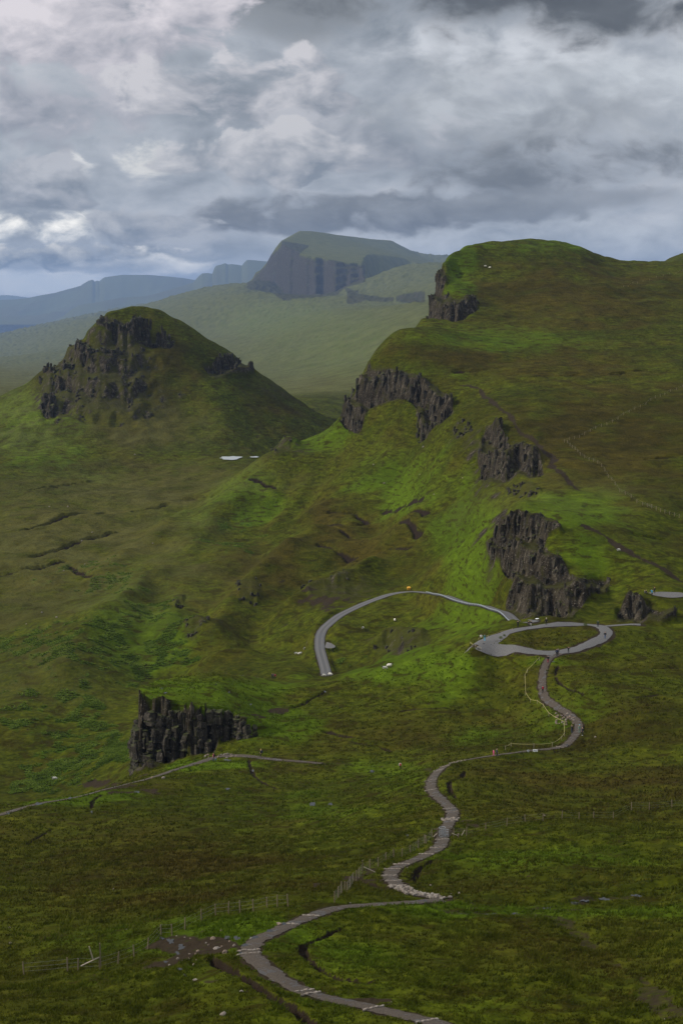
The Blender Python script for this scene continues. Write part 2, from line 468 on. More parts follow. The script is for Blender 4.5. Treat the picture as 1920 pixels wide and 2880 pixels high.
# ------------------------------------------------------------------ lines and zones read off the photograph (pixels)
def L(s):
    return np.array([float(t) for t in s.split()]).reshape(-1, 2)
MAIN_PATH = L("""1320 2910 1225 2876 1115 2850 1017 2826 900 2802 840 2780 796 2757 735 2712 704 2680 710 2653 753 2629 820 2598 888 2571 943 2553
 1030 2545 1160 2537 1235 2529""")
UPPER_PATH = L("""1250 2527 1173 2514 1134 2501 1106 2478 1095 2462 1112 2440 1160 2420 1225 2390 1241 2371 1248 2339 1266 2306 1271 2279 1245 2253
 1213 2220 1215 2191 1232 2168 1264 2149 1310 2137 1388 2124 1485 2111 1576 2101 1602 2084 1622 2058 1626 2036 1602 2012 1557 1983 1530 1960 1523 1925
 1530 1875 1548 1848 1575 1838""")
LEFT_PATH = L("""-60 2306 0 2291 61 2272 122 2257 214 2242 294 2220 355 2205 416 2190 490 2165 551 2147 600 2130 649 2125 704 2127 765 2135 845 2141 906 2147""")
ROAD = L("""1500 1750 1483 1746 1432 1732 1386 1716 1330 1702 1279 1687 1233 1673.5 1202 1667 1151 1665 1100 1670 1064 1682 1030 1695 992 1712 954 1731
 927 1751 906 1772 899 1795 899 1823 906 1852 914 1881 917 1900""")
LOOP = L("""1530 1838 1602 1830 1667 1807 1702 1787 1700 1770 1674 1758 1615 1755 1550 1758 1472 1767 1407 1785 1355 1804 1345 1812 1394 1825 1485 1831 1540 1836""")
SPUR = L("1690 1762 1745 1757 1800 1757")
LAYBY = L("1822 1667 1870 1665 1925 1668 1930 1680 1880 1682 1835 1676")
TRAIL = L("""1300 1075 1330 1082 1355 1095 1365 1121 1394 1147 1433 1167 1453 1199 1505 1238 1524 1264 1557 1290 1550 1310 1590 1348 1629 1380""")
TRAIL2 = L("1648 1484 1707 1510 1746 1543 1811 1575 1860 1600 1915 1640")
MUDTRACK = L("1180 2560 1400 2565 1500 2570 1600 2605 1660 2650 1720 2690 1790 2740 1830 2800 1900 2850")
MUD2 = L("1480 2545 1560 2540 1650 2525 1780 2515 1850 2512")
DITCHES = [(L("590 2690 620 2710 690 2760 760 2800 830 2840 900 2880"), 0.55, 0.9),
           (L("960 2600 900 2625 860 2645 850 2665 870 2700 900 2730 960 2760 1045 2770"), 0.45, 0.7),
           (L("1155 2475 1180 2445 1225 2420 1262 2400 1330 2390"), 0.45, 0.7),
           (L("1010 2478 1060 2490 1100 2500"), 0.6, 0.6),
           (L("1310 2165 1275 2190 1262 2215 1285 2240 1305 2245"), 0.45, 0.6),
           (L("1568 1870 1562 1890 1566 1910 1600 1935 1630 1945 1640 1955"), 0.35, 0.6),
           (L("1560 2115 1640 2100 1720 2075"), 0.5, 0.6),
           (L("255 2270 265 2245 285 2235"), 0.35, 0.5), (L("80 2370 120 2345 150 2325"), 0.3, 0.5),
           (L("700 2135 705 2160 720 2185 780 2215"), 0.4, 0.4),
           (L("820 1995 880 1968 920 1945"), 0.5, 0.9)]
# peat cuts on the moor and slopes, a little wider
HAGS = [L(t) for t in ("""600 1395 640 1400 700 1385 770 1375""", """490 1405 560 1395""", """380 1435 430 1432 470 1418""", """100 1380 150 1372 180 1365 260 1350""",
 """0 1500 80 1490 140 1470 220 1452 300 1430""", """90 1560 150 1545 230 1520 330 1500""", """930 1425 1000 1418 1040 1428""", """880 1490 960 1480 990 1500 1060 1515 1080 1500""",
 """1080 1395 1150 1405 1190 1420""", """1100 1445 1140 1460 1200 1455""", """900 1530 960 1550 1020 1560""", """1070 1480 1130 1490 1180 1510""", """920 1450 980 1455 1020 1440""",
 """1010 1575 1090 1560 1150 1545""", """1820 1290 1920 1280""", """1780 1500 1860 1510""", """1700 1050 1820 1040""", """1280 1040 1400 1035""", """1500 1060 1620 1050""", """0 1620 100 1600 180 1585""",
 """200 1600 260 1640""", """1580 2040 1700 2035""", """1800 2060 1900 2050""", """1650 2180 1750 2195""", """1100 1995 1250 1985""", """950 2075 1060 2095 1100 2110""", """920 2055 990 2070""", """420 2370 520 2360""", """1850 1875 1920 1870""", """1780 1960 1880 1950""", """1700 1905 1800 1915""")]
def crg(x0, y0, k, s):
    return L(s) * k + np.array([x0, y0])
# crags: polygon in the photograph, distance window, (columns, width range, height range)
CRAGS = {
 'near': (crg(1350, 1400, .2551, """300 170 600 200 880 370 700 480 800 650 960 800 1150 860 1450 880 1400 1060 1250 1080 1100 1180 1020 1290 540 1310 280 1240 310 1060 400 960 330 860 100 640 75 430"""), 400, 540),
 'layby': (crg(1450, 1620, .2997, """970 300 1060 230 1230 270 1500 300 1490 420 1230 440 1110 430 970 430"""), 405, 445),
 'mid': (crg(920, 980, .2551, """460 200 720 250 900 300 1090 360 1390 500 1390 620 1250 780 1080 880 1040 870 1000 720 940 560 840 530 750 560 600 590 480 640 330 900 130 890 180 700 270 560 420 280"""), 760, 960),
 'step': (crg(1300, 1170, .1913, """370 180 540 170 760 340 1060 500 1200 830 1080 910 640 900 360 830 190 770 310 640 240 560 300 300"""), 560, 740),
 'step_low': (crg(1300, 1170, .1913, """600 1080 900 1000 1100 1060 1130 1150 1040 1210 800 1200"""), 540, 720),
 'notch': (crg(1200, 1170, .1913, """330 250 480 170 640 180 680 260 560 380 460 420 380 340"""), 640, 800),
 'high': (crg(1150, 680, .1913, """360 380 500 330 550 580 450 740 930 840 1030 950 790 1100 460 1090 150 1180 170 950 240 650"""), 960, 1180),
 'bluff': (crg(350, 1900, .287, """180 260 480 290 760 330 1000 370 1200 400 1150 480 1000 600 880 730 560 810 270 950 100 990 130 800 110 500 150 320"""), 335, 385),
 'knoll': (L("750 1305 790 1265 830 1270 820 1290 770 1320"), 780, 900),
 'roadside': (L("660 1650 720 1635 740 1680 715 1705 670 1705"), 560, 680),
 'bank': (L("860 1630 960 1620 1010 1650 960 1680 880 1690 840 1665"), 560, 680),
 'gully': (L("520 1760 560 1770 590 1800 545 1835 520 1820"), 490, 640),
 'gully2': (L("485 1680 520 1680 515 1720 490 1715"), 560, 680),
 'bowl': (L("1050 1835 1090 1790 1200 1790 1240 1830 1150 1845"), 420, 520),
}
CNOC = {
 'crown': crg(80, 840, .2806, """740 150 930 180 1040 270 1180 240 1240 400 1460 380 1460 470 1260 450 1160 450 1030 390 870 360 690 280"""),
 'shoulder': crg(80, 840, .2806, "490 420 640 480 620 590 470 560"),
 'shoulder2': crg(80, 840, .2806, "720 490 850 480 930 540 940 570 830 580 730 580"),
 'left': crg(80, 840, .2806, "170 680 260 700 330 620 480 620 440 680 330 720 260 790 170 780"),
 'left2': crg(80, 840, .2806, "280 820 440 830 440 890 350 880 280 870"),
 'foot': crg(80, 840, .2806, "140 1010 270 960 280 1120 190 1170 130 1120"),
 'east': crg(0, 600, .6122, "940 700 1010 665 1100 660 1150 690 1165 740 1060 745 990 755"),
}
for i, (a, b, c, d) in enumerate(((970, 700, 1080, 765), (1010, 850, 1190, 910), (1160, 930, 1260, 1000), (940, 1060, 1110, 1150), (1140, 1130, 1260, 1210), (830, 870, 900, 910),
        (740, 720, 800, 760), (270, 1190, 320, 1250), (1320, 1010, 1370, 1050), (1500, 930, 1568, 990), (620, 830, 690, 870), (900, 770, 980, 820), (500, 860, 560, 920), (840, 1010, 880, 1040),
        (1040, 590, 1150, 620), (470, 1140, 580, 1190), (880, 1215, 980, 1245), (1180, 650, 1220, 680))):
    CNOC['out%d' % i] = crg(80, 840, .2806, "%f %f %f %f %f %f %f %f" % (a, (b + d) / 2, (a + c) / 2, b, c, (b + d) / 2, (a + c) / 2, d))
CNOC['face'] = L('110 1070 160 1010 240 960 300 930 400 960 430 1040 400 1130 330 1170 210 1150 130 1170')
for k, v in CNOC.items():
    CRAGS['cnoc_' + k] = (v, 1060, 1330)
FARROCK = [crg(650, 620, .3827, s) for s in ("370 150 570 175 560 195 370 190", "430 260 520 250 560 270 980 330 980 352 700 348 500 330 440 330",
    "480 385 760 360 980 350 980 445 830 460 800 490 480 480", "120 455 260 465 430 470 600 480 780 490 800 505 770 545 600 552 470 545 430 585 380 575 260 520 120 500",
    "180 400 300 400 420 410 430 440 300 445 200 450", "830 500 930 520 930 540 850 530", "850 535 1000 545 1190 570 1190 590 1000 575 850 600", "1210 555 1310 535 1420 530 1420 610 1300 610 1210 590",
    "270 260 330 240 300 330 270 330")]
FARROCK.append(L("698 806 722 776 745 756 768 722 792 692 868 690 838 716 918 738 1022 750 1026 792 968 810 945 831 880 836 818 838 749 822"))
# zones of different growth: px, py, rx, ry, strength, near, far
LUSH = [(620, 1958, 270, 45, .85, 345, 432), (860, 1235, 110, 60, .9, 700, 1000), (1010, 1240, 120, 70, .35, 700, 1000), (1110, 1330, 150, 110, .55, 600, 900), (1330, 1540, 80, 180, .9, 480, 700), (1290, 1430, 90, 90, .6, 500, 760),
        (690, 1400, 120, 60, .7, 700, 950), (560, 1480, 90, 40, .4, 600, 900), (400, 1810, 150, 110, .9, 450, 700), (1120, 1870, 220, 45, 1., 370, 480), (1250, 1930, 160, 60, .4, 360, 420), (1520, 1860, 90, 14, .7, 365, 400),
        (1300, 1760, 130, 60, .75, 400, 520), (1600, 1440, 140, 50, .8, 440, 620), (1650, 1560, 120, 80, .55, 430, 540), (760, 2020, 120, 60, .9, 330, 430), (60, 1190, 170, 110, .6, 1060, 1300),
        (150, 1300, 170, 60, .35, 950, 1200), (1420, 950, 300, 35, .55, 850, 1060), (1290, 760, 40, 110, .8, 1000, 1200), (1180, 1040, 130, 30, .4, 780, 960), (1600, 690, 250, 25, .5, 1100, 1300),
        (700, 2620, 300, 45, .8, 120, 190), (1000, 2690, 160, 90, .55, 110, 150), (330, 2640, 300, 40, .5, 120, 190), (900, 2310, 180, 90, .35, 190, 300), (1500, 2420, 350, 50, .6, 150, 220), (1450, 2560, 520, 28, .9, 140, 175),
        (150, 2235, 200, 22, .9, 255, 320), (560, 2150, 130, 14, .9, 300, 340), (640, 1980, 220, 30, .4, 340, 430), (1100, 2170, 150, 60, .5, 240, 330), (1450, 2070, 200, 40, .35, 320, 350),
        (960, 960, 260, 100, .5, 2000, 2900), (800, 900, 200, 60, .6, 2200, 2900), (420, 960, 100, 60, .1, 1100, 1400), (880, 2800, 500, 120, .35, 100, 135), (1560, 1990, 130, 90, .45, 330, 365)]
HEATH = [(180, 1560, 330, 180, .75, 480, 950), (400, 1380, 330, 90, .65, 800, 1080), (1040, 1470, 170, 120, .85, 560, 800), (740, 1620, 200, 110, .6, 520, 760), (1650, 2020, 330, 90, .8, 300, 380), (1650, 2230, 400, 90, .6, 215, 320),
         (1120, 2080, 330, 60, .65, 315, 370), (350, 2420, 500, 130, .6, 160, 270), (330, 1050, 220, 110, .8, 1080, 1320), (420, 1190, 160, 70, .8, 1050, 1200), (770, 1140, 120, 70, .5, 1100, 1350), (1600, 850, 350, 110, .8, 950, 1280),
         (1450, 1010, 350, 60, .85, 750, 950), (1750, 1250, 280, 190, .85, 520, 860), (1060, 1270, 140, 60, .5, 700, 900), (60, 1080, 200, 60, .7, 1700, 3400), (900, 1080, 120, 30, .6, 1700, 2300), (1500, 2480, 450, 45, .5, 150, 190),
         (1650, 2700, 400, 150, .45, 105, 165), (600, 1830, 130, 80, .55, 470, 620), (1640, 1770, 200, 30, .3, 380, 420), (450, 2830, 350, 60, .3, 100, 140), (1390, 1590, 60, 80, .7, 440, 560), (500, 1700, 160, 60, .5, 540, 700), (1560, 1800, 140, 25, .45, 378, 408)]
BRACKEN = [(330, 1850, 190, 90, 1., 430, 640), (130, 1960, 200, 90, .6, 430, 600), (270, 2110, 140, 70, 1., 420, 500), (80, 2190, 130, 40, 1., 400, 480), (60, 1830, 170, 60, .45, 480, 640), (420, 1720, 80, 50, .5, 520, 680), (620, 1530, 100, 30, .4, 640, 850),
           (280, 1640, 150, 50, .35, 560, 760), (980, 1855, 50, 14, .9, 480, 520), (170, 1620, 120, 40, .3, 560, 760), (680, 1480, 120, 30, .35, 700, 900)]

SCAR = [(290, 1050, 150, 110, .72, 1080, 1300), (390, 1130, 100, 60, .6, 1080, 1300), (180, 1110, 80, 70, .7, 1080, 1300), (1390, 1500, 70, 120, .5, 440, 560), (1380, 1350, 60, 60, .45, 560, 740), (560, 1790, 60, 50, .4, 480, 620), (900, 1655, 90, 30, .5, 540, 680), (1120, 1820, 100, 25, .4, 430, 520), (820, 1290, 60, 40, .5, 780, 900), (1320, 1260, 60, 60, .45, 640, 800), (760, 1100, 60, 40, .4, 1150, 1330), (960, 1650, 90, 40, .5, 560, 660)]
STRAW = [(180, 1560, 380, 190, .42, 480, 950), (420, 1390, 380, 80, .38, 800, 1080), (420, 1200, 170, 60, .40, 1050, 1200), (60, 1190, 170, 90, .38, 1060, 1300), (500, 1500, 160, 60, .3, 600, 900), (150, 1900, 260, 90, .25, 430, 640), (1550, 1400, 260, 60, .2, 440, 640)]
def world_line(P, step, y0=95.0):
    """ground polyline under a photograph line, resampled every step metres (plan view)"""
    h = hit(P[:, 0], P[:, 1], y0=y0)
    q = h[:, :2]
    # Catmull-Rom in plan
    pts = np.vstack([2 * q[0] - q[1], q, 2 * q[-1] - q[-2]])
    out = []
    for i in range(1, len(pts) - 2):
        n = max(2, int(np.linalg.norm(pts[i + 1] - pts[i]) / step))
        t = np.linspace(0, 1, n, endpoint=False)[:, None]
        p0, p1, p2, p3 = pts[i - 1], pts[i], pts[i + 1], pts[i + 2]
        out.append(0.5 * (2 * p1 + (p2 - p0) * t + (2 * p0 - 5 * p1 + 4 * p2 - p3) * t ** 2 + (3 * p1 - p0 - 3 * p2 + p3) * t ** 3))
    return np.vstack(out + [q[-1:]])
def line_dist(Q, x, y, pad=6.0, cap=99.0):
    """distance from points to plan polyline Q (only near ones are measured)"""
    out = np.full(x.shape, cap)
    lo = Q.min(0) - pad; hi = Q.max(0) + pad
    m = (x > lo[0]) & (x < hi[0]) & (y > lo[1]) & (y < hi[1])
    if not m.any():
        return out
    idx = np.nonzero(m)[0]; xs = x[m]; ys = y[m]
    best = np.full(xs.shape, cap * cap)
    for i in range(len(Q) - 1):
        ax, ay = Q[i]; ex, ey = Q[i + 1] - Q[i]
        mm = (xs > min(ax, ax + ex) - pad) & (xs < max(ax, ax + ex) + pad) & (ys > min(ay, ay + ey) - pad) & (ys < max(ay, ay + ey) + pad)
        if not mm.any():
            continue
        t = np.clip(((xs[mm] - ax) * ex + (ys[mm] - ay) * ey) / (ex * ex + ey * ey + 1e-9), 0, 1)
        best[mm] = np.minimum(best[mm], (xs[mm] - ax - t * ex) ** 2 + (ys[mm] - ay - t * ey) ** 2)
    out[idx] = np.sqrt(best)
    return out
SPURS = [("805 1268 740 1350 660 1420 600 1500 540 1570 500 1640 480 1720 500 1790", 7, 22), ("900 1340 820 1440 740 1530 680 1600 620 1680 580 1750", -6, 18), ("880 1500 800 1560 720 1620 650 1690 620 1760 600 1820", 6, 16),
 ("640 1470 560 1560 470 1650 420 1720 400 1790", -6, 18), ("980 1560 900 1600 830 1650 770 1700 720 1760 700 1830", -4, 12), ("1050 1600 960 1640 880 1665 830 1700", 4, 9), ("560 1450 450 1520 360 1580 280 1650", 4, 18), 
 ("420 1640 300 1730 240 1800 180 1900", 4, 14), ("1180 1180 1130 1280 1080 1390 1060 1470", -7, 22), ("1270 1200 1230 1320 1180 1430 1120 1530", 5, 20), ("1330 1300 1290 1430 1230 1530", -5, 14), ("960 1200 900 1290 850 1370 780 1450", 4, 18), ("830 1330 780 1420 690 1500", -4, 12),
 ("1180 1800 1100 1790 1050 1830", 3, 6), ("700 1850 640 1860 590 1880", 3, 8)]
WL_SPUR = [(world_line(L(p), 16.0, y0=440.0), h_ * 1.45, w_) for p, h_, w_ in SPURS]
WL_MAIN = world_line(MAIN_PATH, 2.0); WL_UP = world_line(UPPER_PATH, 2.5); WL_LEFT = world_line(LEFT_PATH, 3.0)
WL_ROAD = world_line(ROAD, 4.0, y0=np.where(ROAD[:, 0] > 1400, 412.0, 452.0)); WL_LOOP = world_line(LOOP, 3.0, y0=340.0); WL_STUB = world_line(SPUR, 3.0, y0=360.0)
WL_LAYBY = world_line(LAYBY, 3.0, y0=415.0)
WL_TRAIL = world_line(TRAIL, 4.0, y0=450.0); WL_TRAIL2 = world_line(TRAIL2, 4.0, y0=430.0)
WL_MUD = world_line(MUDTRACK, 1.5); WL_MUD2 = world_line(MUD2, 1.5)
WL_DITCH = [(world_line(p, 1.2), w * .8, dep * .9) for p, w, dep in DITCHES]
WL_HAG = [world_line(p, 9.0) for p in HAGS]
WL_FAINT = world_line(L('906 2147 980 2152 1060 2158 1130 2160 1190 2164 1222 2172'), 3.0)
WL_BANK = world_line(L("960 2580 1060 2575 1160 2566 1260 2560 1360 2554 1480 2544 1600 2528 1720 2505 1940 2478"), 2.0)
def graded(Q, k):
    z = macro(Q[:, 0], Q[:, 1])
    for _ in range(k):
        z[1:-1] = .25 * z[:-2] + .5 * z[1:-1] + .25 * z[2:]
    return z
ROAD_Z = graded(WL_ROAD, 4)
def line_z(Q, ZQ, x, y):
    """height of the nearest point of a graded line"""
    best = np.full(x.shape, 1e9); z = np.zeros(x.shape)
    for i in range(len(Q) - 1):
        ax, ay = Q[i]; ex, ey = Q[i + 1] - Q[i]
        t = np.clip(((x - ax) * ex + (y - ay) * ey) / (ex * ex + ey * ey + 1e-9), 0, 1)
        d = (x - ax - t * ex) ** 2 + (y - ay - t * ey) ** 2
        m = d < best; best[m] = d[m]; z[m] = (ZQ[i] + (ZQ[i + 1] - ZQ[i]) * t)[m]
    return z
PATHS = [(WL_MAIN, 0.85), (WL_UP, 0.85), (WL_LEFT, 0.9), (WL_ROAD, 1.6), (WL_LOOP, 2.0), (WL_STUB, 1.2)]
PATHS_W = {'loop': 2.6}

def ell(zones, px, py, y):
    out = np.zeros(px.shape)
    for (cx, cy, rx, ry, s, a, b) in zones:
        a, b = FD(a), FD(b)
        m = (y > a) & (y < b) & (np.abs(px - cx) < 2.2 * rx) & (np.abs(py - cy) < 2.2 * ry)
        if m.any():
            r2 = ((px[m] - cx) / rx) ** 2 + ((py[m] - cy) / ry) ** 2
            out[m] = np.maximum(out[m], s * np.exp(-0.7 * r2 ** 1.4))
    return out
BENCHES = [(L('95 1070 150 1010 230 960 290 890 400 920 470 985 440 1080 400 1160 320 1190 200 1160 120 1180'), .5)]
SMALLCRAG = ('knoll', 'roadside', 'bank', 'gully', 'gully2', 'bowl', 'step_low', 'notch')
def crag_mask(px, py, x, y):
    out = np.zeros(px.shape); bench = np.zeros(px.shape)
    jx = 9 * gnoise(x / (0.012 * y), y / (0.03 * y), 61); jy = 9 * gnoise(x / (0.012 * y), y / (0.03 * y), 62)
    for name, (P, a, b) in CRAGS.items():
        m = (y > a) & (y < b) & (px > P[:, 0].min() - 14) & (px < P[:, 0].max() + 14) & (py > P[:, 1].min() - 14) & (py < P[:, 1].max() + 14)
        if m.any():
            v = ss(-7, 5, poly_sd(P, px[m] + jx[m], py[m] + jy[m])); out[m] = np.maximum(out[m], v * (.45 if name in SMALLCRAG else .5 if name == 'cnoc_face' else 1.0))
            bench[m] = np.maximum(bench[m], v * (.28 if name in SMALLCRAG or name.startswith('cnoc_out') else .45 if name == 'cnoc_face' else 1.0))
    for P, w in BENCHES:
        m = (y > 1080) & (y < 1320) & (np.abs(px - P[:, 0].mean()) < np.ptp(P[:, 0])) & (np.abs(py - P[:, 1].mean()) < np.ptp(P[:, 1]))
        if m.any():
            bench[m] = np.maximum(bench[m], w * ss(-14, 8, poly_sd(P, px[m] + jx[m], py[m] + jy[m])))
    for P in FARROCK:
        m = (y > FD(2300)) & (y < FD(3300)) & (px > P[:, 0].min() - 8) & (px < P[:, 0].max() + 8) & (py > P[:, 1].min() - 8) & (py < P[:, 1].max() + 8)
        if m.any():
            out[m] = np.maximum(out[m], ss(-3, 2, poly_sd(P, px[m] + .25 * jx[m], py[m] + .25 * jy[m])))
    return out, bench
RELIEF = ((140, 1.2, 0), (60, 1.2, 1), (25, 0.75, 2), (10, 0.36, 3), (4.2, 0.19, 4), (1.8, 0.11, 5), (0.75, 0.055, 6))
_pc = hit(650, 1293)[0]; _pd = hit(716, 1291)[0]
PONDS = [(_pc[0], _pc[1], 30 / F * _pc[1], 30 / F * _pc[1] * 1.7, _pc[2] + 1.3), (_pd[0], _pd[1], 12 / F * _pd[1], 12 / F * _pd[1] * 1.7, _pd[2] + 1.3)]
def surface(x, y, full=False):
    """height of the finished ground, and (full) its cover masks"""
    x = np.asarray(x, float).ravel(); y = np.asarray(y, float).ravel()
    z0 = macro(x, y)
    px, py = proj(x, y, z0)
    rock, bench = crag_mask(px, py, x, y)
    c = rock * (y < 1500)
    m = (rock > 0.02) | (bench > 0.02)
    z = z0.copy()
    if m.any():      # ribs and clefts run down the crag faces
        xs, ys = x[m], y[m]
        s = np.clip(ys / 420.0, 0.6, 16.0)
        rib = np.abs(gnoise(xs / (2.6 * s), ys / (9 * s), 70)) * 2 + gnoise(xs / (7.0 * s), ys / (14 * s), 71) * 1.6 - 0.8
        z[m] = macro(xs, ys + np.minimum(bench[m], rock[m]) * rib * 2.2 * s) * 0.85 + 0.15 * z0[m]
        z[m] += rock[m] * (0.5 * s * gnoise(xs / (1.7 * s), ys / (1.7 * s), 72))
        # benches: the basalt breaks into risers with grassy ledges between
        st = 8.0 * s ** 0.8
        f = (z[m] + 0.38 * st * gnoise(xs / (9 * s), ys / (9 * s), 73) + 0.18 * st * gnoise(xs / (3 * s), ys / (3 * s), 74)) / st
        fr = f - np.floor(f)
        z[m] += bench[m] * 0.9 * st * (ss(0.30, 0.62, fr) - fr)
    for Q, hgt, wid in WL_SPUR:      # spurs and gullies of the slope left of the road
        d = line_dist(Q, x, y, 2.2 * wid)
        k = d < 2.2 * wid
        if k.any():
            z[k] += hgt * np.exp(-np.sqrt((d[k] / wid) ** 2 + .04) * 1.7) * ss(2.2 * wid, 1.2 * wid, d[k]) * (1 + .3 * gnoise(x[k] / 14, y[k] / 20, 190))
    flat = np.zeros(x.shape); dirt = np.zeros(x.shape)
    near = y < 600
    dmin = np.full(x.shape, 99.0)
    idx = np.nonzero(near)[0]
    xs, ys = x[idx], y[idx]
    nz90 = gnoise(xs / 1.5, ys / 1.5, 90) + .6 * gnoise(xs / 5, ys / 5, 91)
    for Q, hw in PATHS:
        d = line_dist(Q, xs, ys, 8.0)
        flat[idx] = np.maximum(flat[idx], 1 - ss(hw + 0.3, hw + 2.2, d))
        dirt[idx] = np.maximum(dirt[idx], (1 - ss(hw - 0.1, hw + 0.75 + 0.8 * nz90, d)) * 0.9)
        dmin[idx] = np.minimum(dmin[idx], d - hw)
    dr = line_dist(WL_ROAD, xs, ys, 8.0)
    kk = np.nonzero(dr < 6.0)[0]
    if len(kk):
        w = 1 - ss(2.0, 6.0, dr[kk])
        z[idx[kk]] += (line_z(WL_ROAD, ROAD_Z, xs[kk], ys[kk]) - z[idx[kk]]) * w
    lay = poly_sd(WL_LAYBY, xs, ys) if len(idx) else 0
    if len(idx):
        flat[idx] = np.maximum(flat[idx], ss(-2.5, -0.3, lay)); dmin[idx] = np.minimum(dmin[idx], -lay)
    # undulation, dropped where the sheet is too coarse to carry it
    rel = np.zeros(x.shape)
    for lam, amp, s in RELIEF:
        k = ss(1.2, 3.0, lam / (0.0018 * y))
        if lam > 30:
            k = k * ss(150, 500, y)
        mm = k > 0
        if mm.any():
            rel[mm] += amp * k[mm] * gnoise(x[mm] / lam + 5.1 * s, y[mm] / (lam * 0.8) + 2.3 * s, 100 + s)
    rough = 0.65 + 0.7 * ss(-0.3, 0.6, gnoise(x / 70, y / 70, 120))
    rel *= np.where(y > 420, 0.85, rough)
    # hummocky ground on the slopes between the road and the far moor, and knobbly hillsides
    hm = ss(425, 520, y) * (1 - ss(860, 1000, y)) * (1 - ss(0.02, 0.10, x / y))
    q = y > 400
    if q.any():
        xq, yq = x[q], y[q]
        rel[q] += hm[q] * .55 * (3.4 * gnoise(xq / 34 + .4 * yq / 34, yq / 60, 180) + 2.6 * (0.35 - np.abs(gnoise(xq / 24 + .5 * yq / 24, yq / 52, 181))) + 1.0 * gnoise(xq / 11, yq / 16, 182))
        hl = ss(850, 1050, yq) * (1 - ss(1500, 2000, yq))
        rel[q] += hl * (0.9 * gnoise(xq / 30, yq / 40, 183) + 0.9 * gnoise(xq / 12, yq / 14, 184))
        rel[q] += 0.7 * ss(450, 600, yq) * (1 - hm[q]) * gnoise(xq / 9, yq / 13, 185)
    rel += ss(1600, 5000, y) * (9.0 * gnoise(x / 420, y / 900, 130) + 2.0 * gnoise(x / 120, y / 260, 131))
    z = z + rel * (1 - flat)
    # earth bank below the path, with its wet furrow
    b = line_dist(WL_BANK, x, y, 7.0)
    z += 0.38 * np.exp(-(b / 1.0) ** 2) * (1 - flat)
    peat = np.zeros(x.shape)
    jd = 0.22 * gnoise(x / 0.9, y / 0.9, 140) + 0.16 * gnoise(x / 3.5, y / 3.5, 143)
    jh = gnoise(x / 6, y / 6, 141); jt = 0.7 * gnoise(x / 2.2, y / 2.2, 142) + 0.9 * gnoise(x / 9, y / 9, 144)
    for Q, w, dep in WL_DITCH:
        d = line_dist(Q, x, y, 4.0) + jd
        k = 1 - ss(w * 0.55, w * 1.25, d)
        z -= dep * k
        peat = np.maximum(peat, 1 - ss(w * 0.9, w * 1.6, d))
    for Q in WL_HAG:
        sc = max(0.9, Q[:, 1].mean() / 330.0)
        d = line_dist(Q, x, y, 6.0) + 0.8 * sc * jh
        k = 1 - ss(0.35 * sc, 1.0 * sc, d)
        z -= 0.7 * sc * k
        peat = np.maximum(peat, 0.95 * k)
    for Q, w in ((WL_TRAIL, 1.15), (WL_TRAIL2, 1.3), (WL_MUD, 0.6), (WL_MUD2, 0.4), (WL_FAINT, 0.35)):
        d = line_dist(Q, x, y, 5.0) + jt
        dirt = np.maximum(dirt, (1 - ss(w * 0.6, w * 1.5, d)) * (0.95 if w > 1 else 0.62))
        z -= 0.12 * (1 - ss(w * 0.6, w * 1.5, d))
    z -= 0.07 * ss(0.85, 1.0, flat)
    for (cx, cy, rx, ry, zp) in PONDS:
        r = np.sqrt(((x - cx) / rx) ** 2 + ((y - cy) / ry) ** 2)
        w = 1 - ss(1.3, 3.4, r)
        z = z + (zp - .5 - z) * w
    if not full:
        return z
    lush = ell(LUSH, px, py, y); heath = ell(HEATH, px, py, y); brk = ell(BRACKEN, px, py, y)
    n1 = fbm(x / 55, y / 75, 4, 150); n2 = fbm(x / 16, y / 22, 3, 160); n3 = fbm(x / 5, y / 6, 3, 170)
    rock = np.maximum(rock, np.clip(ell(SCAR, px, py, y) * (0.75 + 1.3 * n3 + 1.0 * n2), 0, 1))
    lush = np.clip(lush * (1 + 0.5 * n2) + 0.25 * ss(0.05, 0.7, n1 + 0.4 * n2) + 0.12 * n3, 0, 1)
    heath = np.clip(0.95 * heath * (1 + 0.55 * n2) + 0.22 * ss(0.0, 0.7, -n1 + 0.5 * n2 + 0.25 * n3), 0, 1)
    brk = np.clip(brk * (0.72 + 1.6 * n3 + 1.5 * n2 + .6 * n1), 0, 1)
    # patches of scraped mud beside the path
    for (cx, cy, rx, ry) in ((490, 2640, 70, 22), (470, 2705, 55, 25), (610, 2650, 60, 26), (1020, 2815, 150, 9), (310, 2215, 110, 14), (1050, 2450, 50, 10), (1385, 1850, 22, 12), (780, 1995, 30, 10), (1600, 2550, 120, 8), (905, 1700, 50, 28), (1000, 2470, 40, 12), (1310, 2310, 40, 12)):
        mm = (np.abs(px - cx) < 3 * rx) & (np.abs(py - cy) < 3 * ry) & (y < 650)
        if mm.any():
            r2 = ((px[mm] - cx) / rx) ** 2 + ((py[mm] - cy) / ry) ** 2
            dirt[mm] = np.maximum(dirt[mm], ss(0.35, 0.85, np.exp(-r2) + 0.75 * n3[mm] + 0.3 * n2[mm]) * 0.85)
    straw = np.maximum(ss(1650, 2300, y) * np.clip(.7 + .4 * n1, 0, 1), np.clip(ell(STRAW, px, py, y) * (1 + .8 * n2 + .5 * n3), 0, 1))  # far term: tan plain, plus paler colour standing in for sun on mountain slopes
    rk = ss(0.25, 0.75, fbm(x / 1.1, y / 1.1, 2, 195))
    dirt = dirt * (0.72 + 0.28 * (1 - rk))
    return z, dict(straw=straw, rock=rock, lush=lush, heath=heath, bracken=brk, peat=np.clip(peat, 0, 1), dirt=np.clip(dirt, 0, 1), near_path=dmin), px, py  # straw holds pale grass plus the sunlight painted on the far slopes
def ground(x, y):
    return float(surface(np.array([x]), np.array([y]))[0])
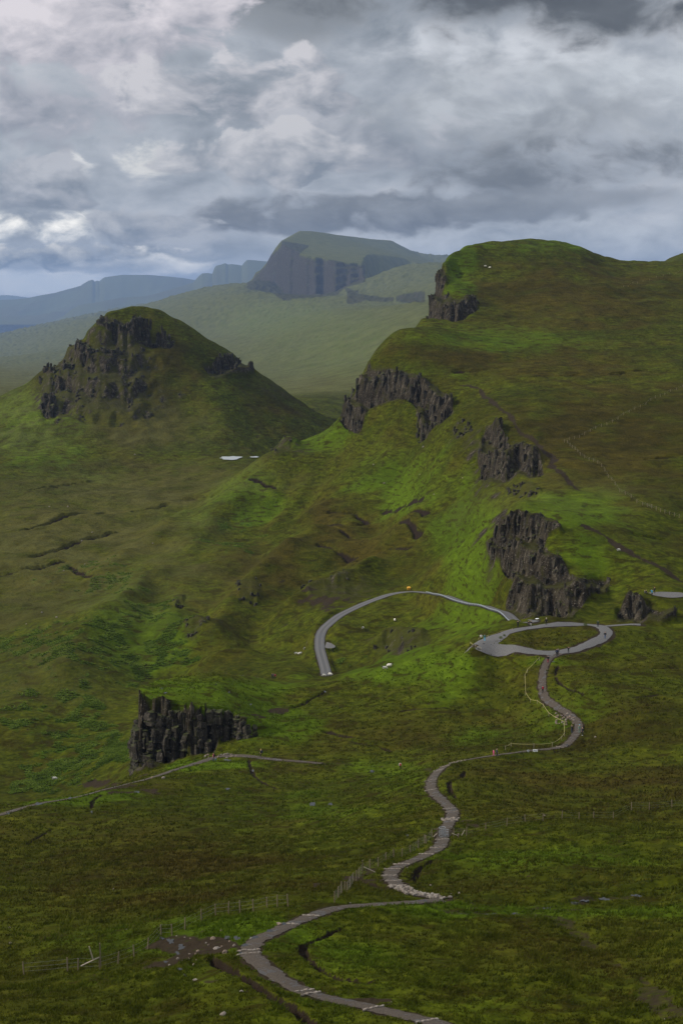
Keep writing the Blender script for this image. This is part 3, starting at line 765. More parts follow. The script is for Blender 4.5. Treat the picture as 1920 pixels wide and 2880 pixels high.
print('lines', round(time.time() - T0, 1))
# ------------------------------------------------------------------ materials
MATS = {}
def mat(name):
    m = bpy.data.materials.new(name); m.use_nodes = True
    m.node_tree.nodes.clear()
    N = NT(m.node_tree)
    out = N.new('ShaderNodeOutputMaterial')
    bs = N.new('ShaderNodeBsdfPrincipled')
    bs.inputs['Specular IOR Level'].default_value = 0.2
    N.l.new(bs.outputs[0], out.inputs[0])
    MATS[name] = m
    return m, N, bs, out
def bump(N, bs, h, strength=0.5, dist=0.1):
    b = N.new('ShaderNodeBump')
    b.inputs['Strength'].default_value = strength; b.inputs['Distance'].default_value = dist
    N.l.new(h, b.inputs['Height']); N.l.new(b.outputs[0], bs.inputs['Normal'])
    return b
def plain(name, col, rough=0.7, var=0.15, scale=8.0, metal=0.0, spec=0.3):
    m, N, bs, out = mat(name)
    tc = N.new('ShaderNodeTexCoord')
    n = N.noise(tc.outputs['Object'], scale, 4)
    c2 = tuple(c * (1 - var * 1.6) for c in col); c1 = tuple(min(1, c * (1 + var)) for c in col)
    N.l.new(N.mix(n, c2, c1), bs.inputs['Base Color'])
    bs.inputs['Roughness'].default_value = rough; bs.inputs['Metallic'].default_value = metal
    bs.inputs['Specular IOR Level'].default_value = spec
    return m
GRASS = dict(mid=(0.056, 0.064, 0.0030), dark=(0.026, 0.033, 0.0022), lush=(0.057, 0.089, 0.0035), heath=(0.056, 0.045, 0.0055), straw=(0.105, 0.092, 0.016), brk=(0.044, 0.082, 0.006))
def turf_colour(N, P, pos_scale=1.0):
    """turf albedo from the cover masks plus fine growth noise"""
    lush = N.attr('lush'); heath = N.attr('heath'); brk = N.attr('bracken')
    f1 = N.noise(P, 0.55, 6, 0.62)           # clumps
    f2 = N.noise(N.v('MULTIPLY', P, (0.6, 1.0, 1.4)), 2.4, 5, 0.65)
    f3 = N.noise(P, 0.055, 5, 0.6)
    base = N.mix(N.smooth(f1, 0.36, 0.66), GRASS['dark'], GRASS['mid'])
    base = N.mix(N.m('MULTIPLY', N.smooth(f3, 0.45, 0.7), 0.5), base, GRASS['heath'])
    hh = N.mix(N.smooth(f2, 0.38, 0.68), tuple(c * 0.55 for c in GRASS['heath']), GRASS['heath'])
    base = N.mix(N.smooth(N.m('ADD', heath, N.m('MULTIPLY', N.m('SUBTRACT', f1, 0.5), 0.7)), 0.15, 0.9), base, hh)
    ll = N.mix(N.smooth(f2, 0.30, 0.62), tuple(c * 0.74 for c in GRASS['lush']), GRASS['lush'])
    base = N.mix(N.smooth(N.m('ADD', lush, N.m('MULTIPLY', N.m('SUBTRACT', f1, 0.5), 0.6)), 0.15, 0.8), base, ll)
    bb = N.mix(N.smooth(f2, 0.35, 0.62), tuple(c * 0.40 for c in GRASS['brk']), GRASS['brk'])
    base = N.mix(N.smooth(N.m('ADD', brk, N.m('MULTIPLY', N.m('SUBTRACT', f2, 0.5), 1.2)), 0.3, 0.7), base, bb)
    patch = N.noise(N.v('MULTIPLY', P, (0.7, 1.0, 1.6)), 0.018, 8, 0.62)
    base = N.mix(N.m('MULTIPLY', N.smooth(patch, 0.45, 0.58), 0.62), base, N.v('SCALE', base, scale=0.55))
    tread = N.noise(N.v('MULTIPLY', P, (0.30, 0.30, 1.5)), 0.55, 7, 0.62, 0.6)
    base = N.mix(N.m('MULTIPLY', N.smooth(tread, 0.52, 0.62), 0.78), base, tuple(c * 0.35 for c in GRASS['heath']))
    base = N.mix(N.m('MULTIPLY', N.smooth(tread, 0.47, 0.37), 0.5), base, N.v('SCALE', base, scale=1.7))
    base = N.mix(N.m('MULTIPLY', N.attr('straw'), 0.75), base, N.mix(patch, (0.070, 0.076, 0.018), (0.125, 0.122, 0.042)))  # pale grass, and the sunlight painted into the far slopes as lighter turf
    straw = N.m('MULTIPLY', N.smooth(N.noise(P, 1.1, 6, 0.7), 0.56, 0.74), 0.42)
    base = N.mix(straw, base, GRASS['straw'])
    return base, f1, f2
def rock_colour(N, P, k=1.0):
    a = N.noise(P, 0.20 * k, 9, 0.66)
    b = N.noise(N.v('MULTIPLY', P, (1.0, 1.0, 0.28)), 0.45 * k, 9, 0.68)
    col = N.ramp(b, [(0.30, (0.006, 0.005, 0.0035)), (0.46, (0.020, 0.016, 0.011)), (0.58, (0.046, 0.038, 0.027)), (0.74, (0.15, 0.128, 0.098))])
    lich = N.smooth(N.noise(P, 2.2 * k, 6, 0.7), 0.57, 0.68)
    col = N.mix(N.m('MULTIPLY', lich, 0.7), col, (0.28, 0.25, 0.20))
    moss = N.smooth(a, 0.53, 0.66)
    col = N.mix(N.m('MULTIPLY', moss, 0.7), col, (0.026, 0.025, 0.006))
    return col, a, b

def build_ground_mat():
    m, N, bs, out = mat('turf')
    geo = N.new('ShaderNodeNewGeometry'); P = geo.outputs['Position']
    turf, f1, f2 = turf_colour(N, P)
    # slopes too steep for turf show soil and stone
    sp = N.new('ShaderNodeSeparateXYZ'); N.l.new(geo.outputs['True Normal'], sp.inputs[0])
    rock = N.attr('rock')
    dist = N.v('LENGTH', P)
    rc, ra, rb = rock_colour(N, P)
    grassy = N.smooth(N.m('ADD', sp.outputs[2], N.m('MULTIPLY', N.m('SUBTRACT', ra, 0.5), 0.7)), 0.72, 0.92)
    rk = N.m('MULTIPLY', N.smooth(N.m('ADD', rock, N.m('MULTIPLY', N.m('SUBTRACT', rb, 0.5), 0.9)), 0.42, 0.66), N.m('SUBTRACT', 1.0, N.m('MULTIPLY', grassy, 0.72)))
    mossy = N.mix(N.smooth(rock, 0.1, 0.7), turf, N.mix(ra, (0.032, 0.026, 0.008), (0.038, 0.044, 0.006)))
    col = N.mix(rk, mossy, rc)
    soil = N.mix(f2, (0.010, 0.007, 0.004), (0.044, 0.032, 0.020))
    dirt = N.smooth(N.m('ADD', N.attr('dirt'), N.m('MULTIPLY', N.m('SUBTRACT', f2, 0.5), 0.9)), 0.4, 0.75)
    col = N.mix(dirt, col, soil)
    peat = N.smooth(N.m('ADD', N.attr('peat'), N.m('MULTIPLY', N.m('SUBTRACT', f2, 0.5), 0.5)), 0.45, 0.8)
    col = N.mix(peat, col, N.mix(f1, (0.010, 0.007, 0.005), (0.030, 0.021, 0.014)))
    N.l.new(col, bs.inputs['Base Color'])
    bs.inputs['Roughness'].default_value = 0.92
    bs.inputs['Specular IOR Level'].default_value = 0.02
    h = N.m('ADD', N.m('MULTIPLY', f1, 0.55), N.m('MULTIPLY', f2, 0.16))
    h = N.m('ADD', h, N.m('MULTIPLY', N.m('MULTIPLY', rb, rock), 1.2))
    h = N.m('ADD', h, N.m('MULTIPLY', N.m('MULTIPLY', N.noise(P, 0.13, 5, 0.65), N.smooth(dist, 350.0, 900.0)), 3.0))
    bump(N, bs, h, 0.9, 1.0)
build_ground_mat()

def build_rock_mat():
    m, N, bs, out = mat('basalt')
    geo = N.new('ShaderNodeNewGeometry'); P = geo.outputs['Position']
    oi = N.new('ShaderNodeObjectInfo')
    Pk = N.v('ADD', P, N.v('SCALE', (3.0, 5.0, 1.0), scale=oi.outputs['Random']))
    rc, ra, rb = rock_colour(N, Pk, 1.6)
    sp = N.new('ShaderNodeSeparateXYZ'); N.l.new(geo.outputs['Normal'], sp.inputs[0])
    top = N.m('MULTIPLY', N.smooth(N.m('ADD', sp.outputs[2], N.m('MULTIPLY', N.m('SUBTRACT', ra, 0.5), 0.6)), 0.45, 0.8), 0.85)
    rc = N.mix(N.m('MULTIPLY', oi.outputs['Random'], 0.5), rc, N.v('SCALE', rc, scale=0.55))
    col = N.mix(top, rc, N.mix(ra, (0.022, 0.025, 0.005), (0.042, 0.050, 0.006)))
    N.l.new(col, bs.inputs['Base Color'])
    bs.inputs['Roughness'].default_value = 0.85
    bump(N, bs, N.m('ADD', rb, N.m('MULTIPLY', ra, 0.5)), 0.9, 0.5)
build_rock_mat()

# ------------------------------------------------------------------ objects and labels
def tag(o, label=None, cat=None, group=None, kind=None):
    for k, v in (('label', label), ('category', cat), ('group', group), ('kind', kind)):
        if v:
            o[k] = v
    return o
def mesh_obj(name, verts, faces, m=None, parent=None, smooth=False):
    me = bpy.data.meshes.new(name)
    me.from_pydata([tuple(v) for v in verts], [], [tuple(f) for f in faces])
    if smooth:
        me.shade_smooth()
    o = bpy.data.objects.new(name, me); COL.objects.link(o)
    if m:
        me.materials.append(MATS[m] if isinstance(m, str) else m)
    if parent:
        o.parent = parent
    return o
def np_mesh(name, V, Q, attrs=None, m='turf', normals=None, smooth=True):
    """mesh object from numpy vertices and quads/tris"""
    me = bpy.data.meshes.new(name)
    k = Q.shape[1]
    me.vertices.add(len(V)); me.vertices.foreach_set('co', np.ascontiguousarray(V, np.float32).ravel())
    me.loops.add(Q.size); me.loops.foreach_set('vertex_index', np.ascontiguousarray(Q, np.int32).ravel())
    me.polygons.add(len(Q)); me.polygons.foreach_set('loop_start', np.arange(0, Q.size, k, dtype=np.int32))
    me.update(calc_edges=True)
    for an, av in (attrs or {}).items():
        a = me.attributes.new(an, 'FLOAT', 'POINT'); a.data.foreach_set('value', np.ascontiguousarray(av, np.float32))
    if smooth:
        me.shade_smooth()
    if normals is not None:
        me.normals_split_custom_set_from_vertices(normals)
    me.materials.append(MATS[m])
    o = bpy.data.objects.new(name, me); COL.objects.link(o)
    return o
def empty(name, loc, rz=0.0):
    o = bpy.data.objects.new(name, None); COL.objects.link(o)
    o.location = loc; o.rotation_euler = (0, 0, rz); o.empty_display_size = 0.3
    return o

# ------------------------------------------------------------------ the ground sheet, cut into moor, hills and mountain
def build_terrain():
    U = np.concatenate([np.linspace(-0.27, -0.224, 14), np.linspace(-0.222, 0.222, 560), np.linspace(0.224, 0.26, 12)])
    Y = np.concatenate([np.exp(np.linspace(math.log(3), math.log(84), 26)), np.exp(np.linspace(math.log(86), math.log(1650), 1120)),
                        np.exp(np.linspace(math.log(1655), math.log(9300), 230)), np.exp(np.linspace(math.log(9330), math.log(13200), 190)), np.exp(np.linspace(math.log(13250), math.log(38000), 110))])
    nu, ny = len(U), len(Y)
    YY, UU = np.meshgrid(Y, U)
    x = (UU * YY).ravel(); y = YY.ravel()
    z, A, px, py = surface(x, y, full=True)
    V = np.stack([x, y, z], 1)
    i, j = np.meshgrid(np.arange(nu - 1), np.arange(ny - 1), indexing='ij')
    a = (i * ny + j).ravel()
    Q = np.stack([a, a + ny, a + ny + 1, a + 1], 1)
    Z = z.reshape(nu, ny); X = x.reshape(nu, ny)
    # vertex normals of the whole sheet, so the cut edges stay invisible
    P = V.reshape(nu, ny, 3)
    du = np.gradient(P, axis=0); dv = np.gradient(P, axis=1)
    n = np.cross(du, dv); n /= np.linalg.norm(n, axis=-1, keepdims=True) + 1e-12
    n = n.reshape(-1, 3); n[n[:, 2] < 0] *= -1
    fu = (UU * F + 960).ravel()[a]; fy = y[a]
    def inside(P):
        return poly_sd(np.array([(p, 300 * math.log(d)) for p, d in P]), fu, 300 * np.log(fy)) > 0
    right = inside([(2300, 425), (1800, 424), (1560, 430), (1450, 432), (1380, 480), (1310, 540), (1240, 585), (1120, 660), (1020, 740), (900, 850), (840, 920), (930, 1050), (1150, 1250), (1230, 1640), (2300, 1640)])
    left = inside([(-500, 1060), (250, 1030), (500, 1060), (740, 1060), (900, 1180), (960, 1300), (900, 1450), (500, 1560), (-500, 1500)])
    mount = inside([(560, FD(3100)), (660, FD(2750)), (800, FD(2500)), (1000, FD(2350)), (1300, FD(2200)), (2300, FD(2200)), (2300, 39000), (560, 39000)])
    reg = np.zeros(len(a), int); reg[right] = 1; reg[left] = 2; reg[mount] = 3
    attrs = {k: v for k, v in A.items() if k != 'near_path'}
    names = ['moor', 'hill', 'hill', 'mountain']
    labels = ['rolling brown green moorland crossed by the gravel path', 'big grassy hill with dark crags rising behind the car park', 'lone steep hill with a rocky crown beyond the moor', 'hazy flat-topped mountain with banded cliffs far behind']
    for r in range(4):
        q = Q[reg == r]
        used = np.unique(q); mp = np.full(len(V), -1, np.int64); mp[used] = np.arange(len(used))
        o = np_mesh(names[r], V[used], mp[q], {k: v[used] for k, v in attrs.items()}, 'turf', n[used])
        tag(o, labels[r], None, None, 'structure')
    return V, A, px, py, n[:, 2]
TV_, TA_, TPX, TPY, TNZ = build_terrain()
print('terrain', round(time.time() - T0, 1))

def ridge(name, label, sky, y0, depth, base, seed, rockiness=1.0):
    """a far range: its crest follows the photographed skyline at distance y0"""
    S = L(sky)
    x, y, z = unproj(S[:, 0], S[:, 1], y0)
    px = np.linspace(S[0, 0], S[-1, 0], 420)
    zs = np.interp(px, S[:, 0], z)
    T = np.concatenate([np.linspace(0, 1, 46), np.linspace(1.03, 1.6, 12)])
    PX, TT = np.meshgrid(px, T, indexing='ij'); ZS = np.repeat(zs[:, None], len(T), 1)
    Yc = y0 - depth + depth * TT
    Xc = (PX - 960) / F * Yc
    g = fbm(Xc / (depth * 0.16), Yc / (depth * 0.5), 4, seed)
    prof = np.where(TT <= 1, 0.42 * TT + 0.58 * ss(0.45, 1.0, TT + 0.10 * g * (1 - TT) * rockiness), 1 - 0.8 * (TT - 1))
    Zc = base + (ZS - base) * np.clip(prof, 0, 1) + g * depth * 0.012 * np.sin(np.clip(TT, 0, 1) * math.pi)
    V = np.stack([Xc.ravel(), Yc.ravel(), Zc.ravel()], 1)
    n = len(T); i, j = np.meshgrid(np.arange(len(px) - 1), np.arange(n - 1), indexing='ij'); a = (i * n + j).ravel()
    Q = np.stack([a, a + n, a + n + 1, a + 1], 1)
    steep = ss(0.62, 0.8, TT) * (1 - ss(0.97, 1.0, TT)) * ss(-0.4, 0.3, g)
    zero = np.zeros(len(V))
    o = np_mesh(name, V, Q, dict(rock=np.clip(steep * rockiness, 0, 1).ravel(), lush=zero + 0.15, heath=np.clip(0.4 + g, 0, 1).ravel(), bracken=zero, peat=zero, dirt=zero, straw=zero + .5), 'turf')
    tag(o, label, None, None, 'structure')
ridge('ridge', 'blue stepped ridge behind the lone hill, nearest of the far ranges', """150 905 184 889 210 868 233 857 280 850 339 838 412 833 450 824 485 814 520 803 548 794 560 780 572 769 590 768 601 770 606 755 611 748 625 744 637 740 645 744 654 743
 668 744 683 747 690 738 698 731 720 732 760 736 800 745 900 760""", 28000, 6000, -460, 300, 0.35)
ridge('ridge', 'pale blue serrated ridge running down to the coast', """-330 868 -150 852 0 844 50 842 87 838 120 831 160 824 200 813 233 804 245 796 255 790 267 786 274 792 280 789 286 791 293 785 300 780 320 777 349 773 390 773 422 773 470 777 520 782 557 788 620 796 720 810""", 34000, 7000, -460, 320, 0.35)
ridge('ridge', 'faint low hills on the horizon over the coast', """-350 834 -100 833 0 831 30 830 60 833 85 837 160 840 240 838 330 838 420 842""", 50000, 7000, -460, 340, 0.2)
ridge('ridge', 'blue moorland crest behind the flat-topped mountain', """1040 730 1120 719 1190 717 1270 717 1330 722 1480 735""", 31000, 5000, -380, 360, 0.4)

# ------------------------------------------------------------------ haze
def build_haze():
    x0, x1, y0, y1, z0, z1 = -22000, 22000, -60, 60000, -620, 680
    V = [(x, y, z) for x in (x0, x1) for y in (y0, y1) for z in (z0, z1)]
    Fc = [(0, 1, 3, 2), (4, 6, 7, 5), (0, 4, 5, 1), (2, 3, 7, 6), (0, 2, 6, 4), (1, 5, 7, 3)]
    m = bpy.data.materials.new('haze'); m.use_nodes = True; m.node_tree.nodes.clear()
    N = NT(m.node_tree)
    out = N.new('ShaderNodeOutputMaterial')
    v = N.new('ShaderNodeVolumePrincipled')
    v.inputs['Color'].default_value = (0.34, 0.50, 0.82, 1)
    v.inputs['Density'].default_value = HAZE
    v.inputs['Density Attribute'].default_value = ''
    v.inputs['Anisotropy'].default_value = 0.0
    N.l.new(v.outputs[0], out.inputs['Volume'])
    MATS['haze'] = m
    o = mesh_obj('haze', V, Fc, 'haze')
    tag(o, 'thin blue haze in the air over the whole valley', None, None, 'stuff')
HAZE = 0.000028
build_haze()
# ------------------------------------------------------------------ road, paths, car park
def surf_mats():
    m, N, bs, out = mat('gravel')
    geo = N.new('ShaderNodeNewGeometry'); P = geo.outputs['Position']
    a = N.noise(P, 9.0, 5, 0.75); b = N.noise(P, 0.5, 4, 0.6); c = N.noise(P, 2.2, 4, 0.6)
    col = N.mix(N.smooth(a, 0.35, 0.68), (0.027, 0.020, 0.014), (0.094, 0.074, 0.055))
    col = N.mix(N.m('MULTIPLY', N.smooth(b, 0.45, 0.65), 0.45), col, (0.055, 0.042, 0.034))
    wet = N.smooth(N.m('ADD', b, N.m('MULTIPLY', N.m('SUBTRACT', c, 0.5), 0.6)), 0.54, 0.62)
    N.l.new(N.mix(N.m('MULTIPLY', wet, 0.5), col, (0.04, 0.038, 0.036)), bs.inputs['Base Color'])
    N.l.new(N.m('MULTIPLY_ADD', wet, -0.55, 0.9), bs.inputs['Roughness'])
    bump(N, bs, a, 0.5, 0.06)
    m, N, bs, out = mat('car_park_gravel')
    geo = N.new('ShaderNodeNewGeometry'); P = geo.outputs['Position']
    a = N.noise(P, 6.0, 5, 0.75); b = N.noise(P, 0.35, 4, 0.6)
    col = N.mix(N.smooth(a, 0.35, 0.68), (0.055, 0.053, 0.052), (0.150, 0.145, 0.141))
    N.l.new(N.mix(N.m('MULTIPLY', b, 0.5), col, (0.10, 0.092, 0.085)), bs.inputs['Base Color'])
    bs.inputs['Roughness'].default_value = 0.85
    bump(N, bs, a, 0.5, 0.06)
    m, N, bs, out = mat('asphalt')
    geo = N.new('ShaderNodeNewGeometry'); P = geo.outputs['Position']
    u = N.attr('across')
    a = N.noise(P, 5.0, 5, 0.7); b = N.noise(P, 0.22, 4, 0.6)
    # wheel tracks are polished paler than the crown and the edges
    tr = N.m('SUBTRACT', N.m('ABSOLUTE', u), 0.48)
    tr = N.m('EXPONENT', N.m('MULTIPLY', N.m('MULTIPLY', tr, tr), -22.0))
    col = N.mix(tr, (0.048, 0.045, 0.043), (0.105, 0.097, 0.090))
    col = N.mix(N.m('MULTIPLY', N.smooth(b, 0.5, 0.62), 0.5), col, (0.065, 0.068, 0.074))
    col = N.mix(N.m('MULTIPLY', a, 0.4), col, (0.09, 0.085, 0.08))
    N.l.new(col, bs.inputs['Base Color'])
    bs.inputs['Roughness'].default_value = 0.62
    bs.inputs['Specular IOR Level'].default_value = 0.4
    bump(N, bs, a, 0.2, 0.03)
    m, N, bs, out = mat('water')
    geo = N.new('ShaderNodeNewGeometry'); P = geo.outputs['Position']
    bs.inputs['Base Color'].default_value = (0.012, 0.012, 0.010, 1)
    bs.inputs['Roughness'].default_value = 0.06
    bs.inputs['IOR'].default_value = 1.33
    bs.inputs['Specular IOR Level'].default_value = 0.5
    bump(N, bs, N.noise(P, 3.0, 3), 0.08, 0.02)
    m, N, bs, out = mat('rippled_water')
    geo = N.new('ShaderNodeNewGeometry'); P = geo.outputs['Position']
    bs.inputs['Base Color'].default_value = (0.30, 0.32, 0.33, 1)  # pale base colour stands in for sky reflected off the tarn
    bs.inputs['Roughness'].default_value = 0.45
    bs.inputs['Specular IOR Level'].default_value = 0.5
    bump(N, bs, N.noise(P, 1.2, 4), 0.5, 0.15)
    m, N, bs, out = mat('pale_stone')
    geo = N.new('ShaderNodeNewGeometry'); P = geo.outputs['Position']
    oi = N.new('ShaderNodeObjectInfo')
    a = N.noise(N.v('ADD', P, N.v('SCALE', (9.0, 4.0, 2.0), scale=oi.outputs['Random'])), 4.0, 6, 0.65)
    col = N.mix(N.smooth(a, 0.3, 0.7), (0.09, 0.075, 0.062), (0.26, 0.23, 0.195))
    N.l.new(N.mix(N.m('MULTIPLY', oi.outputs['Random'], 0.45), col, (0.20, 0.15, 0.11)), bs.inputs['Base Color'])
    bs.inputs['Roughness'].default_value = 0.8
    bump(N, bs, a, 0.6, 0.08)
    m, N, bs, out = mat('brown_stone')
    geo = N.new('ShaderNodeNewGeometry'); P = geo.outputs['Position']
    oi = N.new('ShaderNodeObjectInfo')
    a = N.noise(N.v('ADD', P, N.v('SCALE', (9.0, 4.0, 2.0), scale=oi.outputs['Random'])), 3.0, 6, 0.65)
    N.l.new(N.mix(N.smooth(a, 0.3, 0.7), (0.075, 0.055, 0.042), (0.25, 0.185, 0.14)), bs.inputs['Base Color'])
    bs.inputs['Roughness'].default_value = 0.85
    bump(N, bs, a, 0.6, 0.08)
surf_mats()
WOOD = plain('weathered_wood', (0.17, 0.13, 0.09), 0.85, 0.3, 6.0)
plain('pale_wood', (0.36, 0.30, 0.24), 0.8, 0.2, 6.0)
plain('wire_steel', (0.24, 0.24, 0.24), 0.5, 0.1, 5.0, 0.6)
plain('galvanised_steel', (0.42, 0.45, 0.47), 0.38, 0.15, 3.0, 0.75, 0.5)
plain('yellow_rope', (0.42, 0.36, 0.16), 0.8, 0.15, 20.0)

def resample(Q, step):
    s = np.concatenate([[0], np.cumsum(np.linalg.norm(np.diff(Q, axis=0), axis=1))])
    n = max(2, int(s[-1] / step)); t = np.linspace(0, s[-1], n)
    q = np.stack([np.interp(t, s, Q[:, 0]), np.interp(t, s, Q[:, 1])], 1)
    for _ in range(3):
        q[1:-1] = 0.25 * q[:-2] + 0.5 * q[1:-1] + 0.25 * q[2:]
    return q
def strip_arrays(Q, hw, step, lift, seed, ragged=0.18, na=7, zline=None):
    q = resample(Q, step)
    d = np.gradient(q, axis=0); d /= np.linalg.norm(d, axis=1, keepdims=True) + 1e-9
    nrm = np.stack([-d[:, 1], d[:, 0]], 1)
    hwv = hw(q) if callable(hw) else np.full(len(q), hw)
    s = np.arange(len(q)) * step
    wl = hwv * (1 + ragged * gnoise(s / 1.9, s * 0 + seed, seed) + ragged * gnoise(s / 0.7, s * 0 + seed, seed + 1))
    wr = hwv * (1 + ragged * gnoise(s / 1.9, s * 0 + seed + 5, seed + 2) + ragged * gnoise(s / 0.7, s * 0 + seed + 5, seed + 3))
    A = np.linspace(-1, 1, na)
    off = np.where(A[None, :] < 0, A[None, :] * wl[:, None], A[None, :] * wr[:, None])
    P = q[:, None, :] + nrm[:, None, :] * off[:, :, None]
    z = macro(P[..., 0].ravel(), P[..., 1].ravel()).reshape(P.shape[:2])
    if zline is not None:
        z = np.repeat(line_z(*zline, q[:, 0], q[:, 1])[:, None], na, 1)
    z = z + lift - 0.05 * np.abs(A[None, :]) ** 3
    V = np.concatenate([P, z[..., None]], -1).reshape(-1, 3)
    n = len(q); i, j = np.meshgrid(np.arange(n - 1), np.arange(na - 1), indexing='ij'); a = (i * na + j).ravel()
    Qd = np.stack([a, a + 1, a + na + 1, a + na], 1)
    return V, Qd, np.tile(A, n), q, nrm
def strips(name, parts, m, label):
    Vs, Qs, As = [], [], []; k = 0
    for (Q, hw, step, lift, seed, rag) in parts:
        V, Qd, A, q, nrm = strip_arrays(Q, hw, step, lift, seed, rag, 7, (WL_ROAD, ROAD_Z) if Q is WL_ROAD else None)
        Vs.append(V); Qs.append(Qd + k); As.append(A); k += len(V)
    o = np_mesh(name, np.vstack(Vs), np.vstack(Qs), {'across': np.concatenate(As)}, m)
    tag(o, label, None, None, 'structure')
    return o
path_main = strips('path', [(WL_MAIN, 0.80, 0.5, 0.03, 11, .34), (WL_UP, 0.80, 0.6, 0.036, 21, .34)], 'gravel', 'winding gravel footpath climbing down from the viewpoint to the car park')
path_left = strips('path', [(WL_LEFT, lambda q: 0.55 + 0.75 * np.exp(-((q[:, 0] / q[:, 1] * F + 960 - 600) / 190) ** 2) + 0.35 * (q[:, 0] / q[:, 1] < -0.12), 0.8, 0.03, 31, .22)], 'gravel', 'muddy footpath running past the foot of the rock bluff')
road = strips('road', [(WL_ROAD, 1.55, 1.2, 0.05, 41, .015)], 'asphalt', 'single track asphalt road curving down the hillside')
def loop_w(q):
    px = q[:, 0] / q[:, 1] * F + 960
    return 1.5 + 0.4 * gnoise(px / 40, q[:, 1] / 9, 77) + 2.1 * np.exp(-((px - 1372) / 45) ** 2)
carpark = strips('car_park', [(WL_LOOP, loop_w, 1.0, 0.045, 51, .14), (WL_STUB, 1.0, 1.0, 0.05, 55, .15)], 'car_park_gravel', 'grey gravel car park looping round a patch of turf')
def pad(name, Q, m, lift, label, kind='structure', flat_z=None):
    """an irregular patch lying on the ground"""
    c = Q.mean(0)
    ring = resample(np.vstack([Q, Q[:1]]), 0.4 if np.ptp(Q[:, 0]) < 8 else 1.0)[:-1]
    V = [c]; 
    for f in (0.33, 0.66, 1.0):
        V += list(c + (ring - c) * f)
    V = np.array(V); n = len(ring)
    z = macro(V[:, 0], V[:, 1]) + lift if flat_z is None else np.full(len(V), flat_z)
    Fc = [(0, 1 + i, 1 + (i + 1) % n) for i in range(n)]
    for r in (0, 1):
        b = 1 + r * n
        Fc += [(b + i, b + n + i, b + n + (i + 1) % n, b + (i + 1) % n) for i in range(n)]
    o = mesh_obj(name, np.column_stack([V, z]), Fc, m, smooth=True)
    return tag(o, label, None, None, kind)
pad('layby', WL_LAYBY, 'car_park_gravel', 0.04, 'small gravel lay-by above the crag at the hill foot')
# gravel turnouts either side of the road bend
for k, s in enumerate(("884 1790 866 1800 862 1815 872 1828 888 1835 894 1815", "918 1806 936 1812 944 1820 930 1824 914 1822")):
    q = world_line(np.vstack([L(s), L(s)[:1]]), 1.0, y0=452.0)
    pad('verge', q, 'car_park_gravel', 0.045, ['stony turnout on the outer side of the road bend', 'stony apron on the inner side of the road bend'][k])

# ---- water: the tarn and the puddles
def puddle(px, py, rx, ry, label, name='puddle', seed=0, lift=0.06, y0=95.0):
    a = np.linspace(0, 2 * math.pi, 44, endpoint=False)
    r = .8 + 0.6 * gnoise(np.cos(a) * 1.6 + seed * 3.1, np.sin(a) * 1.6, 400 + seed) + .35 * gnoise(np.cos(a) * 4 + seed, np.sin(a) * 4, 430 + seed); r = np.maximum(r, .15)
    h = hit(px + rx * r * np.cos(a), py + ry * r * np.sin(a), y0=y0)
    q = h[:, :2]; c = hit(px, py, y0=y0)[0][:2]
    dl = np.linalg.norm(q - c, axis=1); lim = np.minimum(dl, 1.35 * np.median(dl))
    q = c + (q - c) * (lim / (dl + 1e-9))[:, None]
    z = max(ground(*c), float(np.median(surface(q[:, 0], q[:, 1])))) + lift
    V = [(*c, z)] + [(*p, z) for p in q]
    n = len(a)
    o = mesh_obj(name, V, [(0, 1 + i, 1 + (i + 1) % n) for i in range(n)], 'water')
    return tag(o, label, None, None, 'structure')
PUD = [(650, 1293, 30, 5.5, 'pale tarn below the lone hill'), (716, 1291, 12, 2.2, 'thin sliver of water beside the tarn')]
for k, p in enumerate(PUD):
    h = hit(p[0], p[1])[0]
    a = np.linspace(0, 2 * math.pi, 40, endpoint=False)
    r = 1 + 0.45 * gnoise(np.cos(a) * 1.5 + k, np.sin(a) * 1.5, 420 + k)
    rx, ry, zz = PONDS[k][2], PONDS[k][3], PONDS[k][4]
    q = np.stack([h[0] + rx * r * np.cos(a), h[1] + ry * r * np.sin(a)], 1)
    o = mesh_obj('pond', [(h[0], h[1], zz)] + [(*v, zz) for v in q], [(0, 1 + i, 1 + (i + 1) % 40) for i in range(40)], 'rippled_water')
    tag(o, p[4], None, None, 'structure')
for k, p in enumerate([
    (455, 1951, 6, 2.2, 'white puddle on top of the rock bluff'), (466, 1960, 8, 2.2, 'longer white puddle on top of the rock bluff'),
    (704, 1984, 7, 2.6, 'bright puddle where the bluff top meets the slope'), (608, 1937, 5, 1.6, 'small puddle on the back of the bluff'), (644, 1953, 6, 2.0, 'broken puddle on the trodden bluff top'),
    (915, 1948, 14, 2.4, 'rain puddle in the worn track below the road'), (638, 2136, 14, 2.6, 'puddle on the muddy path by the bluff'),
    (112, 2262, 16, 4, 'puddle in the muddy path below the bracken'), (200, 2246, 12, 2.4, 'long puddle in the muddy path below the bracken'), (28, 2289, 14, 3, 'puddle at the low end of the muddy path'),
    (385, 2226, 10, 5, 'bright pool beside the muddy path'), (258, 2285, 3.5, 9, 'thin runnel of water in the turf'), (640, 2219, 11, 3, 'small pool in the turf below the bluff path'),
    (712, 2166, 5, 4, 'wet patch in the sheep track'), (880, 2265, 14, 5, 'broken pool in the trodden turf'), (930, 2262, 10, 4, 'bright pool in the trodden turf'), (1046, 2172, 9, 4, 'white runnel where the stream meets the path'),
    (1555, 1861, 7, 1.6, 'white puddle on the gravel below the car park'), (1594, 2097, 9, 4, 'puddle at the bend of the gravel path'),
    (1185, 2536, 26, 3, 'sheet of water on the path under the stone pitching'), (1145, 2350, 6, 6, 'pool in the turf beside the path fence')]):
    puddle(p[0], p[1], p[2] * .75, p[3] * .7, p[4], 'puddle', k, 0.06)
